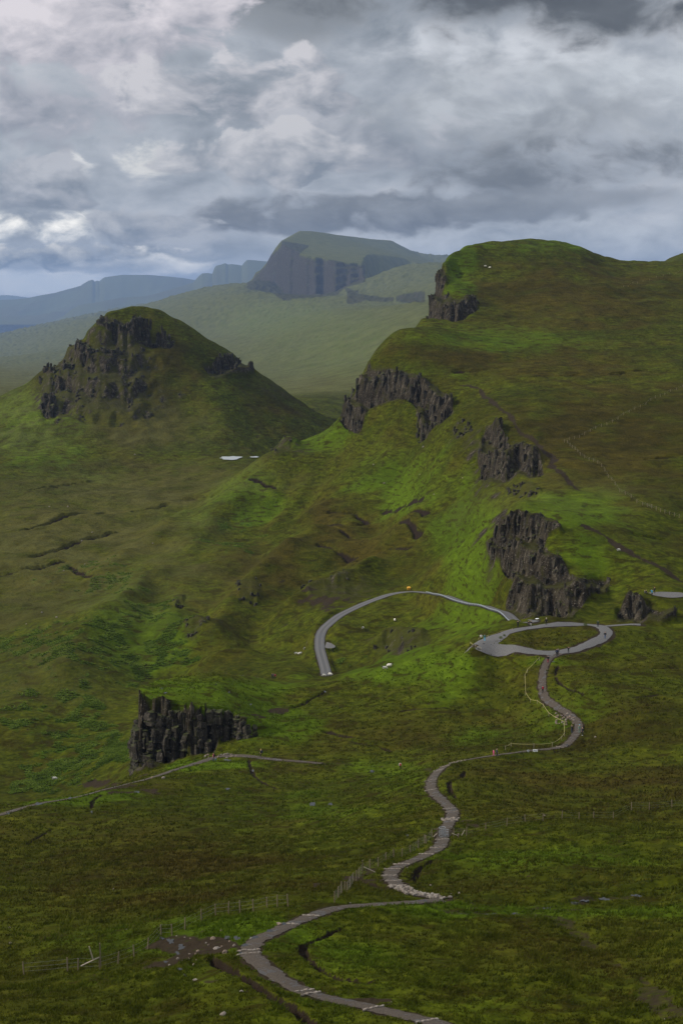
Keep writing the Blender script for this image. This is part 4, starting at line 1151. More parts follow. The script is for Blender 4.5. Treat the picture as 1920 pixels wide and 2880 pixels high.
# the flooded reach of the near path and its muddy pool: many shallow films among the stones
for k, p in enumerate([(800, 2602, 26, 7), (760, 2622, 24, 8), (715, 2640, 22, 9), (690, 2662, 18, 10), (668, 2640, 16, 8), (640, 2632, 14, 6), (678, 2683, 9, 7), (480, 2638, 18, 7), (510, 2650, 18, 8), (455, 2632, 12, 4), (500, 2668, 12, 5), (505, 2720, 10, 5), (465, 2695, 9, 4), (520, 2735, 7, 3)]):
    puddle(p[0], p[1], p[2] * .72, p[3] * .6, 'shallow film of rain water spread over the flooded path bend', 'puddle', 40 + k, 0.075)['group'] = 'films of water on the flooded bend'
for k, p in enumerate([(1300, 2568), (1380, 2562), (1450, 2560), (1540, 2543), (1640, 2527), (1700, 2521), (1790, 2515), (1610, 2533)]):
    puddle(p[0], p[1], 20, 2.2, 'thin wet gleam in the furrow along the grass bank', 'puddle', 60 + k, 0.05)['group'] = 'gleams in the furrow'
print('surfaces', round(time.time() - T0, 1))

# ------------------------------------------------------------------ stones
def rock_mesh(seed, sides=7, levels=4, kind='boulder'):
    r = np.random.default_rng(seed)
    V, Fc = [], []
    for l in range(levels + 1):
        t = l / levels
        if kind == 'boulder':
            rad = math.sin(math.pi * (0.12 + 0.80 * t)) ** 0.55; z = t
        elif kind == 'slab':
            rad = (0.86, 1.0, 1.0, 0.90, 0.80)[min(l, 4)]; z = t
        else:
            rad = 1.0 - 0.22 * t; z = t
        for k in range(sides):
            a = 2 * math.pi * (k + 0.25 * r.uniform(-1, 1)) / sides
            j = 1 + r.uniform(-.2, .2)
            V.append((0.5 * rad * j * math.cos(a), 0.5 * rad * j * math.sin(a), z + r.uniform(-.06, .06) * (0.5 if kind == 'slab' else 1)))
    for l in range(levels):
        for k in range(sides):
            a = l * sides + k; b = l * sides + (k + 1) % sides
            Fc.append((a, b, b + sides, a + sides))
    Fc.append(tuple(range(sides))[::-1]); Fc.append(tuple(levels * sides + k for k in range(sides)))
    me = bpy.data.meshes.new('rock')
    me.from_pydata(V, [], Fc); me.update()
    return me
def column_mesh(seed):
    """a jointed basalt column: uneven prism with breaks and a ragged top"""
    r = np.random.default_rng(seed)
    sides = int(r.integers(5, 8)); lev = 7
    V, Fc = [], []
    base_r = 1 + r.uniform(-.28, .28, sides); ang = [2 * math.pi * (k + .3 * r.uniform(-1, 1)) / sides for k in range(sides)]
    ox, oy = 0.0, 0.0
    zz = np.sort(np.concatenate([[0, 1], r.uniform(.08, .92, lev - 1)]))
    for l in range(lev + 1):
        s = 1.0 + r.uniform(-.16, .16) - 0.24 * zz[l]
        ox += r.uniform(-.06, .06); oy += r.uniform(-.06, .06)
        for k in range(sides):
            V.append((ox + 0.5 * s * base_r[k] * math.cos(ang[k]) + r.uniform(-.05, .05), oy + 0.5 * s * base_r[k] * math.sin(ang[k]) + r.uniform(-.05, .05), zz[l] + r.uniform(-.025, .025) + (0.13 * r.uniform(-1, .4) if l == lev else 0)))
    for l in range(lev):
        for k in range(sides):
            a = l * sides + k; b = l * sides + (k + 1) % sides
            Fc.append((a, b, b + sides, a + sides))
    Fc.append(tuple(lev * sides + k for k in range(sides)))
    me = bpy.data.meshes.new('rock'); me.from_pydata(V, [], Fc); me.update()
    me.materials.append(MATS['basalt'])
    return me
COLUMNS = [column_mesh(500 + i) for i in range(16)]
BOULDERS = [rock_mesh(600 + i) for i in range(10)]
SLABS = [rock_mesh(700 + i, 6, 4, 'slab') for i in range(10)]
def with_mat(meshes, m):
    out = []
    for me in meshes:
        c = me.copy(); c.materials.append(MATS[m]); out.append(c)
    return out
PALE_SLABS = with_mat(SLABS, 'pale_stone'); PALE_B = with_mat(BOULDERS, 'pale_stone'); BROWN_B = with_mat(BOULDERS, 'brown_stone'); GREY_B = with_mat(BOULDERS, 'basalt')
def inst(name, me, loc, scale, rot=(0, 0, 0), parent=None):
    o = bpy.data.objects.new(name, me); COL.objects.link(o)
    if parent is not None:
        o.parent = parent
        o.location = Vector(loc) - parent.location
    else:
        o.location = loc
    o.scale = scale; o.rotation_euler = rot
    return o
# cross drains of flat stones and the pitched ford
def near_on(Q, p):
    i = int(np.argmin(((Q - p) ** 2).sum(1)))
    i = min(max(i, 1), len(Q) - 2)
    d = Q[i + 1] - Q[i - 1]
    return Q[i], d / np.linalg.norm(d)
DR = L("""712 2682 706 2672 862 2797 850 2787 888 2576 820 2600 1024 2840 1190 2872 1100 2492 1107 2478 1095 2464 1110 2444 1140 2431 1197 2403 1239 2384 1244 2361 1270 2306 1262 2284 1256 2275
 1213 2222 1213 2194 1226 2169 1262 2160 1284 2149 1312 2140 1320 2138 1576 2102""")
allQ = resample(np.vstack([WL_MAIN]), 0.3); allU = resample(WL_UP, 0.3)
for k, (px, py) in enumerate(DR):
    p = hit(px, py)[0][:2]
    qa, da = near_on(allQ, p); qb, db = near_on(allU, p)
    q, d = (qa, da) if ((qa - p) ** 2).sum() < ((qb - p) ** 2).sum() else (qb, db)
    nrm = np.array([-d[1], d[0]])
    x = -0.85
    while x < 0.85:
        w = random.uniform(0.28, 0.58)
        c = q + nrm * (x + w / 2) + d * random.uniform(-.06, .06)
        z = float(macro(c[:1], c[1:])[0])
        inst('stone', random.choice(PALE_SLABS), (c[0], c[1], z - 0.02), (w * 1.15, random.uniform(.18, .30), random.uniform(.10, .15)), (0, 0, math.atan2(nrm[1], nrm[0]) + random.uniform(-.15, .15)), path_main)
        x += w
def pitch(Q, length, hw, n, parent, start=0.0):
    q = resample(Q, 0.25)
    i0 = int(start / 0.25); i1 = min(len(q) - 2, int((start + length) / 0.25))
    for _ in range(n):
        i = random.randint(i0, i1); d = q[i + 1] - q[i]; d = d / (np.linalg.norm(d) + 1e-9); nr = np.array([-d[1], d[0]])
        c = q[i] + nr * random.uniform(-hw, hw)
        z = float(macro(c[:1], c[1:])[0])
        s = random.uniform(.26, .52)
        inst('stone', random.choice(PALE_SLABS), (c[0], c[1], z - 0.03), (s, s * random.uniform(.6, .9), random.uniform(.11, .2)), (random.uniform(-.08, .08), random.uniform(-.08, .08), random.uniform(0, 6.3)), parent)
iu = float(np.linalg.norm(np.diff(WL_UP, axis=0), axis=1).cumsum()[np.argmin(((WL_UP - hit(1100, 2490)[0][:2]) ** 2).sum(1)) - 1])
pitch(WL_UP, iu, 0.95, 100, path_main)
g0 = hit(1268, 2308)[0][:2]
ig = float(np.linalg.norm(np.diff(WL_UP, axis=0), axis=1).cumsum()[np.argmin(((WL_UP - g0) ** 2).sum(1)) - 1])
pitch(WL_UP, 2.2, 1.3, 26, path_main, ig - 1.0)

# loose boulders beside the paths
def boulder(px, py, w, meshes, label, group=None, h=0.7, y0=95.0, name='boulder'):
    p = hit(px, py, y0=y0)[0]; s = w / F * p[1]
    z = ground(p[0], p[1])
    o = inst(name, random.choice(meshes), (p[0], p[1], z - 0.18 * s), (s, s * random.uniform(.7, 1), s * h * random.uniform(.8, 1.2)), (random.uniform(-.15, .15), random.uniform(-.15, .15), random.uniform(0, 6.3)))
    return tag(o, label, 'rock', group)
boulder(633, 2680, 22, BROWN_B, 'rounded orange brown boulder at the edge of the muddy pool')
boulder(610, 2660, 26, PALE_B, 'flat grey boulder standing in the muddy pool', h=.4)
boulder(600, 2632, 17, BROWN_B, 'brown boulder at the back of the muddy pool')
boulder(787, 2601, 16, BROWN_B, 'brown boulder where the flooding leaves the path')
boulder(706, 2640, 12, PALE_B, 'pale stone in the middle of the flooded path')
boulder(549, 2752, 16, PALE_B, 'lone pale boulder in the grass below the muddy pool', h=.5)
boulder(679, 2799, 14, PALE_B, 'lone pale boulder in the grass beside the ditch', h=.5)
boulder(627, 2848, 24, PALE_B, 'half buried pale boulder in the grass below the ditch', h=.35)
boulder(460, 2193, 13, PALE_B, 'orange pale boulder on the inner edge of the muddy path', h=.6)
boulder(428, 2188, 9, BROWN_B, 'small brown stone at the outer edge of the muddy path', h=.6)
boulder(1530, 2873, 12, BROWN_B, 'small brown stone in the rough grass below the mud track')
boulder(1250, 2536, 9, PALE_B, 'white stone on the grass bank', h=.8)
boulder(1673, 2070, 8, PALE_B, 'pale stone in the grass right of the path bend', h=.8)
for px, py in ((620, 2655), (650, 2645), (575, 2640), (560, 2665), (545, 2682), (540, 2630), (590, 2650), (622, 2616), (520, 2628), (498, 2622), (660, 2660), (530, 2692), (515, 2700), (540, 2712), (500, 2690), (552, 2700), (480, 2712), (528, 2675)):
    boulder(px + random.uniform(-6, 6), py + random.uniform(-3, 3), random.uniform(5, 11), random.choice((BROWN_B, PALE_B)), 'small loose stone strewn about the muddy pool', 'stones by the muddy pool')
for _ in range(36):
    boulder(random.uniform(1562, 1618), random.uniform(2006, 2036), random.uniform(4, 9), random.choice((BROWN_B, PALE_B)), 'loose stone in the heap beside the path bend', 'stone heap by the path bend')
for _ in range(30):
    boulder(random.uniform(575, 665), random.uniform(2119, 2132), random.uniform(4, 8), random.choice((BROWN_B, PALE_B)), 'loose stone in the gravel heap on the muddy path', 'gravel heap on the muddy path')
for px, py in L("320 2500 355 2612 30 2655 28 2616 1225 2540 1290 2505 1210 2480 1180 2470 1145 2440 1268 2512 1060 2570 985 2540 1100 2820 1820 2830 1870 2850 1760 2720"):
    boulder(px, py, random.uniform(5, 9), PALE_B, 'small pale stone lying in the foreground turf', 'scattered turf stones')
for px, py in L("191 1420 231 1523 75 1761 118 1717 160 1750 180 1610 240 1605 140 1428 380 1285 430 1552 260 1500 1270 1175 1300 1330 1220 1400 1180 1330 1080 1330 1190 1240 1050 1300 1740 1890 1830 1884 1530 2300"):
    boulder(px, py, random.uniform(4, 7), PALE_B, 'small pale boulder lying on the distant moor', 'pale boulders on the moor')
print('stones', round(time.time() - T0, 1))

# ------------------------------------------------------------------ crags of basalt columns
CLABEL = {'near': 'tall dark broken crag rising behind the car park', 'layby': 'low pale crag under the gravel lay-by', 'mid': 'long columned cliff on the shoulder of the big hill', 'step': 'broken crag beside the dirt trail on the big hill',
 'step_low': 'small outcrop below the crag beside the dirt trail', 'notch': 'small dark outcrop between the columned cliff and the broken crag', 'high': 'highest dark cliff at the edge of the big hill summit', 'bluff': 'sheer brown rock bluff above the muddy path',
 'knoll': 'small outcrop on the knoll above the tarn', 'roadside': 'rocky outcrop on the slope left of the road bend', 'bank': 'dark earthy outcrop above the road bend', 'gully': 'outcrop at the foot of the bracken slope', 'gully2': 'small outcrop on the spine above the bracken', 'bowl': 'low rocks in the grassy bowl inside the road bend'}
NCOL = {'near': 280, 'layby': 44, 'mid': 290, 'step': 160, 'step_low': 18, 'notch': 16, 'high': 170, 'bluff': 0, 'knoll': 12, 'roadside': 16, 'bank': 14, 'gully': 13, 'gully2': 5, 'bowl': 12}
CN_LABEL = {'face': 'broken crags strewn down the left face of the lone hill', 'crown': 'columned cliff band under the summit of the lone hill', 'shoulder': 'square crag on the left shoulder of the lone hill', 'shoulder2': 'paired crags below the summit band of the lone hill', 'left': 'jagged rib on the left skyline of the lone hill', 'left2': 'small crag on the left flank of the lone hill', 'foot': 'dark crag low on the left flank of the lone hill', 'east': 'dark crag on the right shoulder of the lone hill'}
CN_N = {'face': 150, 'crown': 200, 'shoulder': 45, 'shoulder2': 40, 'left': 50, 'left2': 22, 'foot': 45, 'east': 90}
rr = np.random.default_rng(21)
for name, (P, a, b) in CRAGS.items():
    if name == 'bluff':
        continue
    m = (TV_[:, 1] > a) & (TV_[:, 1] < b) & (np.abs(TPX - P[:, 0].mean()) < np.ptp(P[:, 0])) & (np.abs(TPY - P[:, 1].mean()) < np.ptp(P[:, 1]))
    idx = np.nonzero(m)[0]
    sd = poly_sd(P, TPX[idx], TPY[idx]); idx = idx[(sd > 1.0) & (TNZ[idx] < (0.90 if name.startswith('cnoc') or name in SMALLCRAG else 0.62))]
    if len(idx) == 0:
        continue
    cn = name[5:] if name.startswith('cnoc_') else None
    n = (CN_N.get(cn, 7) if cn else NCOL[name])
    lab = (CN_LABEL.get(cn, 'small rough outcrop on the face of the lone hill') if cn else CLABEL[name])
    # even cover of the outcrop as seen: one column per picture cell
    pick = []; cell = math.sqrt(np.ptp(P[:, 0]) * np.ptp(P[:, 1]) * 0.55 / n); seen = set()
    order = rr.permutation(len(idx))
    clump = gnoise(TPX[idx] / 30.0, TPY[idx] / 24.0, 450)
    for k in order:
        i = idx[k]; key = (int(TPX[i] / cell), int(TPY[i] / cell))
        if key in seen or (not cn and name != 'mid' and clump[k] < -0.22) or (cn == 'face' and clump[k] < 0.12):
            continue
        seen.add(key); pick.append(i)
        if len(pick) >= n:
            break
    c = TV_[pick].mean(0)
    root = empty('cliff' if n > 40 else 'outcrop', (c[0], c[1], TV_[pick][:, 2].min()))
    tag(root, lab, 'cliff' if n > 40 else 'outcrop', 'outcrops on the lone hill face' if cn and cn not in CN_LABEL else None)
    for i in pick:
        x, y, z = TV_[i]; s = (y / 420.0) ** 0.6
        w = rr.uniform(0.75, 1.7) * s; h = rr.uniform(2.4, 6.2) * s * (1.2 if name in ('mid', 'cnoc_crown') else 1.0)
        if cn == 'face':
            h *= .7
        elif cn and n > 20:
            w *= 1.25
        if n <= 22:
            h *= .42; w *= 0.9
        inst('rock', COLUMNS[rr.integers(len(COLUMNS))], (x + rr.uniform(-.4, .4), y + rr.uniform(-.5, .5), z - (0.70 if cn else 0.80 if n > 22 else 0.66) * h), (w, w, h), (rr.uniform(-.14, .04), rr.uniform(-.1, .1), rr.uniform(0, 6.3)), root)
# the bluff: full-height columns standing along its edge
edge = resample(np.vstack([BLUFF_XY[[1, 0]], BLUFF_XY[::-1][:-2]]), 0.5)
px_e = edge[:, 0] / edge[:, 1] * F + 960
edge = edge[(px_e < 712)]
root = empty('cliff', (edge[:, 0].mean(), edge[:, 1].mean(), -98.0))
tag(root, CLABEL['bluff'], 'cliff')
for row in range(2):
    k = 0.0
    while k < len(edge):
        q = edge[int(k)]; pxq = q[0] / q[1] * F + 960
        top = float(bluff_top(q[:1], q[1:])[0][0])
        low = min(float(macro_uv(q[:1] / q[1:], np.log(q[1:]))[0] * q[1]), top - 1) - 1.0
        fade = float(ss(725, 610, np.array([pxq]))[0])
        reach = low + (top - low) * (rr.uniform(.78, .90) if row == 0 else rr.uniform(.25, .75)) * (0.5 + 0.5 * fade) * (0.74 if pxq < 412 else 1.0)
        w0 = rr.uniform(1.3, 2.7); z = low
        back = 0.35 - 0.8 * row
        while z < reach - .4:       # jointed blocks, each stepped a little from the one below
            h = min(rr.uniform(1.6, 4.6), reach - z + .2); w = w0 * rr.uniform(.75, 1.15)
            inst('rock', COLUMNS[rr.integers(len(COLUMNS))], (q[0] + rr.uniform(-.35, .35), q[1] + back + rr.uniform(-.3, .3) + .05 * (z - low), z - .5), (w, w, h + .8), (rr.uniform(-.08, .08), rr.uniform(-.08, .08), rr.uniform(0, 6.3)), root)
            z += h
        k += w0 * (0.62 if row == 0 else 1.0) / 0.5
print('crags', round(time.time() - T0, 1))
# ------------------------------------------------------------------ small solid builders
class MB:
    def __init__(s):
        s.v = []; s.f = []
    def add(s, V, Fc):
        k = len(s.v); s.v += [tuple(p) for p in V]; s.f += [tuple(i + k for i in f) for f in Fc]
    def box(s, c, d, rot=None, bev=0.0):
        x, y, z = d[0] / 2, d[1] / 2, d[2] / 2
        b = min(bev, x * .9, y * .9, z * .9)
        if b <= 0:
            V = [(i, j, k) for i in (-x, x) for j in (-y, y) for k in (-z, z)]
            Fc = [(0, 1, 3, 2), (4, 6, 7, 5), (0, 4, 5, 1), (2, 3, 7, 6), (0, 2, 6, 4), (1, 5, 7, 3)]
        else:
            bm = bmesh.new(); bmesh.ops.create_cube(bm, size=1.0)
            for q in bm.verts:
                q.co = Vector((q.co.x * d[0], q.co.y * d[1], q.co.z * d[2]))
            bmesh.ops.bevel(bm, geom=bm.edges[:], offset=b, segments=2, affect='EDGES')
            bm.verts.index_update()
            V = [tuple(q.co) for q in bm.verts]; Fc = [tuple(q.index for q in f.verts) for f in bm.faces]; bm.free()
        M = rot or Matrix.Identity(3)
        s.add([M @ Vector(p) + Vector(c) for p in V], Fc)
        return s
    def tube(s, a, b, r, n=6, r2=None):
        a, b = Vector(a), Vector(b); d = (b - a).normalized(); r2 = r if r2 is None else r2
        u = d.orthogonal().normalized(); w = d.cross(u)
        V = []
        for p, q in ((a, r), (b, r2)):
            for k in range(n):
                t = 2 * math.pi * k / n; V.append(p + u * math.cos(t) * q + w * math.sin(t) * q)
        Fc = [(k, (k + 1) % n, n + (k + 1) % n, n + k) for k in range(n)] + [tuple(range(n))[::-1], tuple(range(n, 2 * n))]
        s.add(V, Fc); return s
    def ball(s, c, r, n=8, m=6, sq=(1, 1, 1)):
        V = [(0, 0, -1)]
        for i in range(1, m):
            for k in range(n):
                a = math.pi * i / m; t = 2 * math.pi * k / n
                V.append((math.sin(a) * math.cos(t), math.sin(a) * math.sin(t), -math.cos(a)))
        V.append((0, 0, 1)); Fc = [(0, 1 + (k + 1) % n, 1 + k) for k in range(n)]
        for i in range(m - 2):
            for k in range(n):
                p = 1 + i * n; Fc.append((p + k, p + (k + 1) % n, p + n + (k + 1) % n, p + n + k))
        last = len(V) - 1; p = 1 + (m - 2) * n
        Fc += [(p + k, p + (k + 1) % n, last) for k in range(n)]
        s.add([(c[0] + v[0] * r * sq[0], c[1] + v[1] * r * sq[1], c[2] + v[2] * r * sq[2]) for v in V], Fc); return s
    def build(s, name, m, parent=None, smooth=False):
        return mesh_obj(name, s.v, s.f, m, parent, smooth)
def at(px, py, y0=95.0):
    """ground point seen at photograph pixel (px,py), on the finished surface"""
    p = hit(px, py, y0=y0)[0]
    return Vector((p[0], p[1], ground(p[0], p[1])))

# ------------------------------------------------------------------ fences
def post_mesh(h, r, seed):
    rn = random.Random(seed); mb = MB()
    mb.tube((0, 0, -0.3), (rn.uniform(-.03, .03), rn.uniform(-.03, .03), h), r, 7, r * .92)
    mb.tube((0, 0, h), (0, 0, h + r * .9), r * .9, 7, r * .25)      # weather-pointed head
    me = bpy.data.meshes.new('post'); me.from_pydata(mb.v, [], mb.f); me.materials.append(MATS['weathered_wood'])
    return me
POSTS = [post_mesh(1.12, 0.055, i) for i in range(5)]
FARPOSTS = [post_mesh(1.15, 0.085, 10 + i) for i in range(3)]
def wires(pts, hs, r, root, m='wire_steel'):
    for h in hs:
        mb = MB()
        for a, b in zip(pts[:-1], pts[1:]):
            if (b - a).length > 14:
                continue
            mid = (a + b) / 2 - Vector((0, 0, 0.03))
            za = Vector((0, 0, h)); mb.tube(a + za, mid + za, r, 3); mb.tube(mid + za, b + za, r, 3)
        w = mb.build('wire', m, root)
        w.location = -root.location
def fence(P, label, group=None, posts=POSTS, hs=(.35, .7, 1.05), r=0.005, lean=.05, y0=95.0, mesh_net=False):
    pts = [at(px, py, y0) for px, py in P]
    root = empty('fence', pts[0]); tag(root, label, 'fence', group)
    for p in pts:
        o = inst('post', random.choice(posts), p, (1, 1, random.uniform(.92, 1.08)), (random.uniform(-lean, lean), random.uniform(-lean, lean), random.uniform(0, 6)), root)
    wires(pts, hs, r, root)
    return root, pts
fence(L("68 2733 191 2720 220 2717 280 2714 332 2696 377 2678 415 2656 454 2625 484 2624 520 2608 567 2587 607 2576 643 2572 675 2568 713 2565 751 2559 780 2557 810 2557"),
      'leaning wooden post and wire fence crossing the near grass by the muddy pool', lean=.07)
fence(L("940 2541 952 2535 961 2526 969 2517 977 2508 985 2495 993 2486 1001 2475 1009 2461 1019 2450 1040 2440 1063 2435 1085 2424 1107 2413 1130 2399 1154 2388 1176 2378 1193 2371 1198 2373 1215 2353"),
      'netted post fence beside the path below the gate', hs=(.15, .3, .45, .6, .75, .9, 1.05))
fence(L("1275 2353 1311 2346 1365 2332 1424 2326 1476 2322 1526 2318 1579 2311 1627 2310 1668 2305 1723 2303 1774 2291 1824 2287 1888 2281 1960 2272"),
      'long line of fence posts running out across the moor from the gate')
Q = L("1586 1242 1640 1219 1700 1194 1760 1165 1820 1136 1870 1112 1935 1082"); q = np.stack([np.interp(np.linspace(0, 6, 24), range(7), Q[:, k]) for k in (0, 1)], 1)
fence(q, 'thin fence climbing away across the plateau of the big hill', posts=FARPOSTS, hs=(.6, 1.05), r=0.008, y0=440.0)
Q = L("1594 1243 1629 1281 1687 1312 1733 1374 1811 1426 1870 1448 1935 1468"); q = np.stack([np.interp(np.linspace(0, 6, 30), range(7), Q[:, k]) for k in (0, 1)], 1)
fence(q, 'thin fence zigzagging down the plateau towards the lay-by', posts=FARPOSTS, hs=(.6, 1.05), r=0.008, y0=440.0)
Q = L("1752 808 1800 795 1870 773 1935 756"); q = np.stack([np.interp(np.linspace(0, 3, 12), range(4), Q[:, k]) for k in (0, 1)], 1)
fence(q, 'faint fence on the skyline slope of the big hill', posts=FARPOSTS, hs=(1.0,), r=0.01, y0=900.0)
def timber(name, a, b, w, m, label, cat):
    d = (b - a); c = (a + b) / 2
    mb = MB().box((0, 0, 0), (w, w * .6, d.length), bev=.006)
    o = mb.build(name, m); o.location = c; o.rotation_euler = d.to_track_quat('Z', 'Y').to_euler()
    return tag(o, label, cat)
def sky_pt(px, py, base):
    """point above ground point base, in the plane facing the viewer, seen at pixel (px,py)"""
    x, y, z = unproj(px, py, base.y); return Vector((float(x), float(y), float(z)))
b0 = at(284, 2714)
timber('stake', b0 - Vector((0, 0, .2)), sky_pt(281, 2653, b0), .14, 'weathered_wood', 'tall dark split strainer post in the near fence', 'post')
timber('plank', sky_pt(228, 2717, b0), sky_pt(280, 2692, b0), .12, 'pale_wood', 'pale plank propped low against the strainer post', 'plank')
timber('plank', sky_pt(262, 2697, b0), sky_pt(251, 2662, b0), .13, 'pale_wood', 'pale plank standing tilted on the propped plank', 'plank')
b1 = at(1055, 2453)
timber('plank', sky_pt(1055, 2453, b1), sky_pt(1022, 2438, b1), .10, 'pale_wood', 'pale brace leaning on the fence corner below the gate', 'plank')
b1b = at(1019, 2451)
timber('stake', b1b - Vector((0, 0, .2)), sky_pt(1019, 2420, b1b), .16, 'weathered_wood', 'stout corner post of the netted fence', 'post')
b2 = at(1220, 2354)
timber('plank', sky_pt(1218, 2354, b2), sky_pt(1229, 2343, b2), .12, 'pale_wood', 'pale brace at the foot of the gate', 'plank')
b3 = at(1300, 2352)
timber('plank', sky_pt(1297, 2350, b3), sky_pt(1306, 2334, b3), .11, 'pale_wood', 'pale leaning brace beside the gate', 'plank')
timber('plank', sky_pt(1270, 2343, b3), sky_pt(1288, 2351, b3), .10, 'pale_wood', 'pale low brace between gate and fence', 'plank')
timber('stone_post', at(1289, 2357) - Vector((0, 0, .2)), sky_pt(1288, 2345, at(1289, 2357)), .3, 'brown_stone', 'short stone post in the ditch beside the gate', 'post')

# ------------------------------------------------------------------ the gate
def gate():
    p = at(1247, 2352)
    root = empty('gate', p); tag(root, 'galvanised kissing gate with a round hoop across the path', 'gate')
    k = p.y / F
    w = 34 * k
    for sx, h in ((-.5, 1.15), (.5, 1.25)):
        MB().box((sx * w, 0, h / 2 - .15), (.16, .16, h + .3), bev=.02).build('gate_post', 'weathered_wood', root)
    MB().box((-.5 * w - .28, .1, .95), (.5, .08, .1), bev=.01).build('rail', 'weathered_wood', root)
    leaf = MB()
    for z in (.12, .32, .52, .74, .98):
        leaf.tube((-.12 * w, 0, z), (.42 * w, -.12, z - .0), .022)
    for x in (-.12, .15, .42):
        leaf.tube((x * w, -.12 * (x + .12) / .54, .08), (x * w, -.12 * (x + .12) / .54, 1.0), .022)
    leaf.build('gate_leaf', 'galvanised_steel', root)
    hoop = MB()
    for z in (1.12, .55, .1):
        for i in range(14):
            a0, a1 = 2 * math.pi * i / 14, 2 * math.pi * (i + 1) / 14
            hoop.tube((-.12 * w + .42 * math.cos(a0), .25 + .42 * math.sin(a0), z), (-.12 * w + .42 * math.cos(a1), .25 + .42 * math.sin(a1), z), .022)
    for i in range(10):
        a0 = 2 * math.pi * i / 10
        hoop.tube((-.12 * w + .42 * math.cos(a0), .25 + .42 * math.sin(a0), .02), (-.12 * w + .42 * math.cos(a0), .25 + .42 * math.sin(a0), 1.12), .014)
    hoop.build('hoop', 'galvanised_steel', root)
gate()

# ------------------------------------------------------------------ rope barriers and low posts
def rope(P, label, y0=95.0, h=.75, step=None):
    pts = [at(px, py, y0) for px, py in P]
    root = empty('rope_barrier', pts[0]); tag(root, label, 'barrier')
    for p in pts:
        mb = MB().tube((0, 0, -.2), (0, 0, h + .08), .03, 6); mb.ball((0, 0, h + .09), .045, 6, 4)
        o = mb.build('stake', 'pale_wood', root); o.location = p - root.location
    mb = MB()
    for a, b in zip(pts[:-1], pts[1:]):
        n = 6; prev = None
        for i in range(n + 1):
            t = i / n; q = a.lerp(b, t) + Vector((0, 0, h - .35 * min(1, (b - a).length / 9) * 4 * t * (1 - t) * .5))
            if prev is not None:
                mb.tube(prev, q, .028, 5)
            prev = q
    w = mb.build('rope', 'yellow_rope', root); w.location = -root.location
rope(L("1515 1858 1482 1890 1475 1908 1477 1954 1490 1974 1510 1978 1526 1989 1542 2012 1585 2035 1586 2068 1578 2078 1552 2098 1500 2104 1436 2106 1420 2112"), 'yellow rope barrier strung beside the gravel path')
rope(L("1322 1815 1336 1822 1352 1829"), 'rope on low stakes at the near edge of the car park', h=.6, y0=340.0)
rope(L("1345 1801 1372 1793 1410 1781 1440 1774"), 'rope on low stakes along the drop behind the car park', h=.6, y0=360.0)

# ------------------------------------------------------------------ guard rail along the road
def guardrail():
    q = resample(WL_ROAD[:], 0.8)
    pxq = q[:, 0] / q[:, 1] * F + 960
    zq = macro(q[:, 0], q[:, 1]); _, pyq = proj(q[:, 0], q[:, 1], zq)
    pxr, _ = proj(q[:, 0], q[:, 1], zq)
    sel = np.nonzero((pxr > 1212) & (pxr < 1468) & (q[:, 1] < 556))[0]
    q = q[sel[0]:sel[-1] + 1]
    d = np.gradient(q, axis=0); d /= np.linalg.norm(d, axis=1, keepdims=True); n = np.stack([-d[:, 1], d[:, 0]], 1)
    side = -1 if (n[len(n) // 2] @ np.array([0, -1.0])) < 0 else 1
    e = q + side * n * 1.75
    z = surface(e[:, 0], e[:, 1])
    pts = [Vector((a[0], a[1], zz)) for a, zz in zip(e, z)]
    root = empty('guard_rail', pts[0]); tag(root, 'steel guard rail along the road above the grassy bowl', 'guard rail')
    prof = ((-.02, .42), (.05, .48), (-.02, .56), (.05, .64), (-.02, .72), (-.06, .72), (-.06, .42))
    V, Fc = [], []
    for p, nn in zip(pts, n):
        for (o_, h) in prof:
            V.append((p.x - side * nn[0] * -o_ * 1.0 - root.location.x, p.y - side * nn[1] * -o_ - root.location.y, p.z + h - root.location.z))
    m = len(prof)
    for i in range(len(pts) - 1):
        for k in range(m):
            Fc.append((i * m + k, i * m + (k + 1) % m, (i + 1) * m + (k + 1) % m, (i + 1) * m + k))
    mesh_obj('rail', V, Fc, 'galvanised_steel', root)
    pm = MB().box((0, 0, .25), (.14, .14, 1.1), bev=.01)
    me = bpy.data.meshes.new('post'); me.from_pydata(pm.v, [], pm.f); me.materials.append(MATS['dark_steel'])
    for i in range(0, len(pts), 4):
        nn = n[i]
        inst('post', me, pts[i] - Vector((side * nn[0] * .14, side * nn[1] * .14, 0)), (1, 1, 1), (0, 0, math.atan2(nn[1], nn[0])), root)
plain('dark_steel', (0.10, 0.11, 0.12), 0.5, 0.2, 4.0, 0.5)
guardrail()

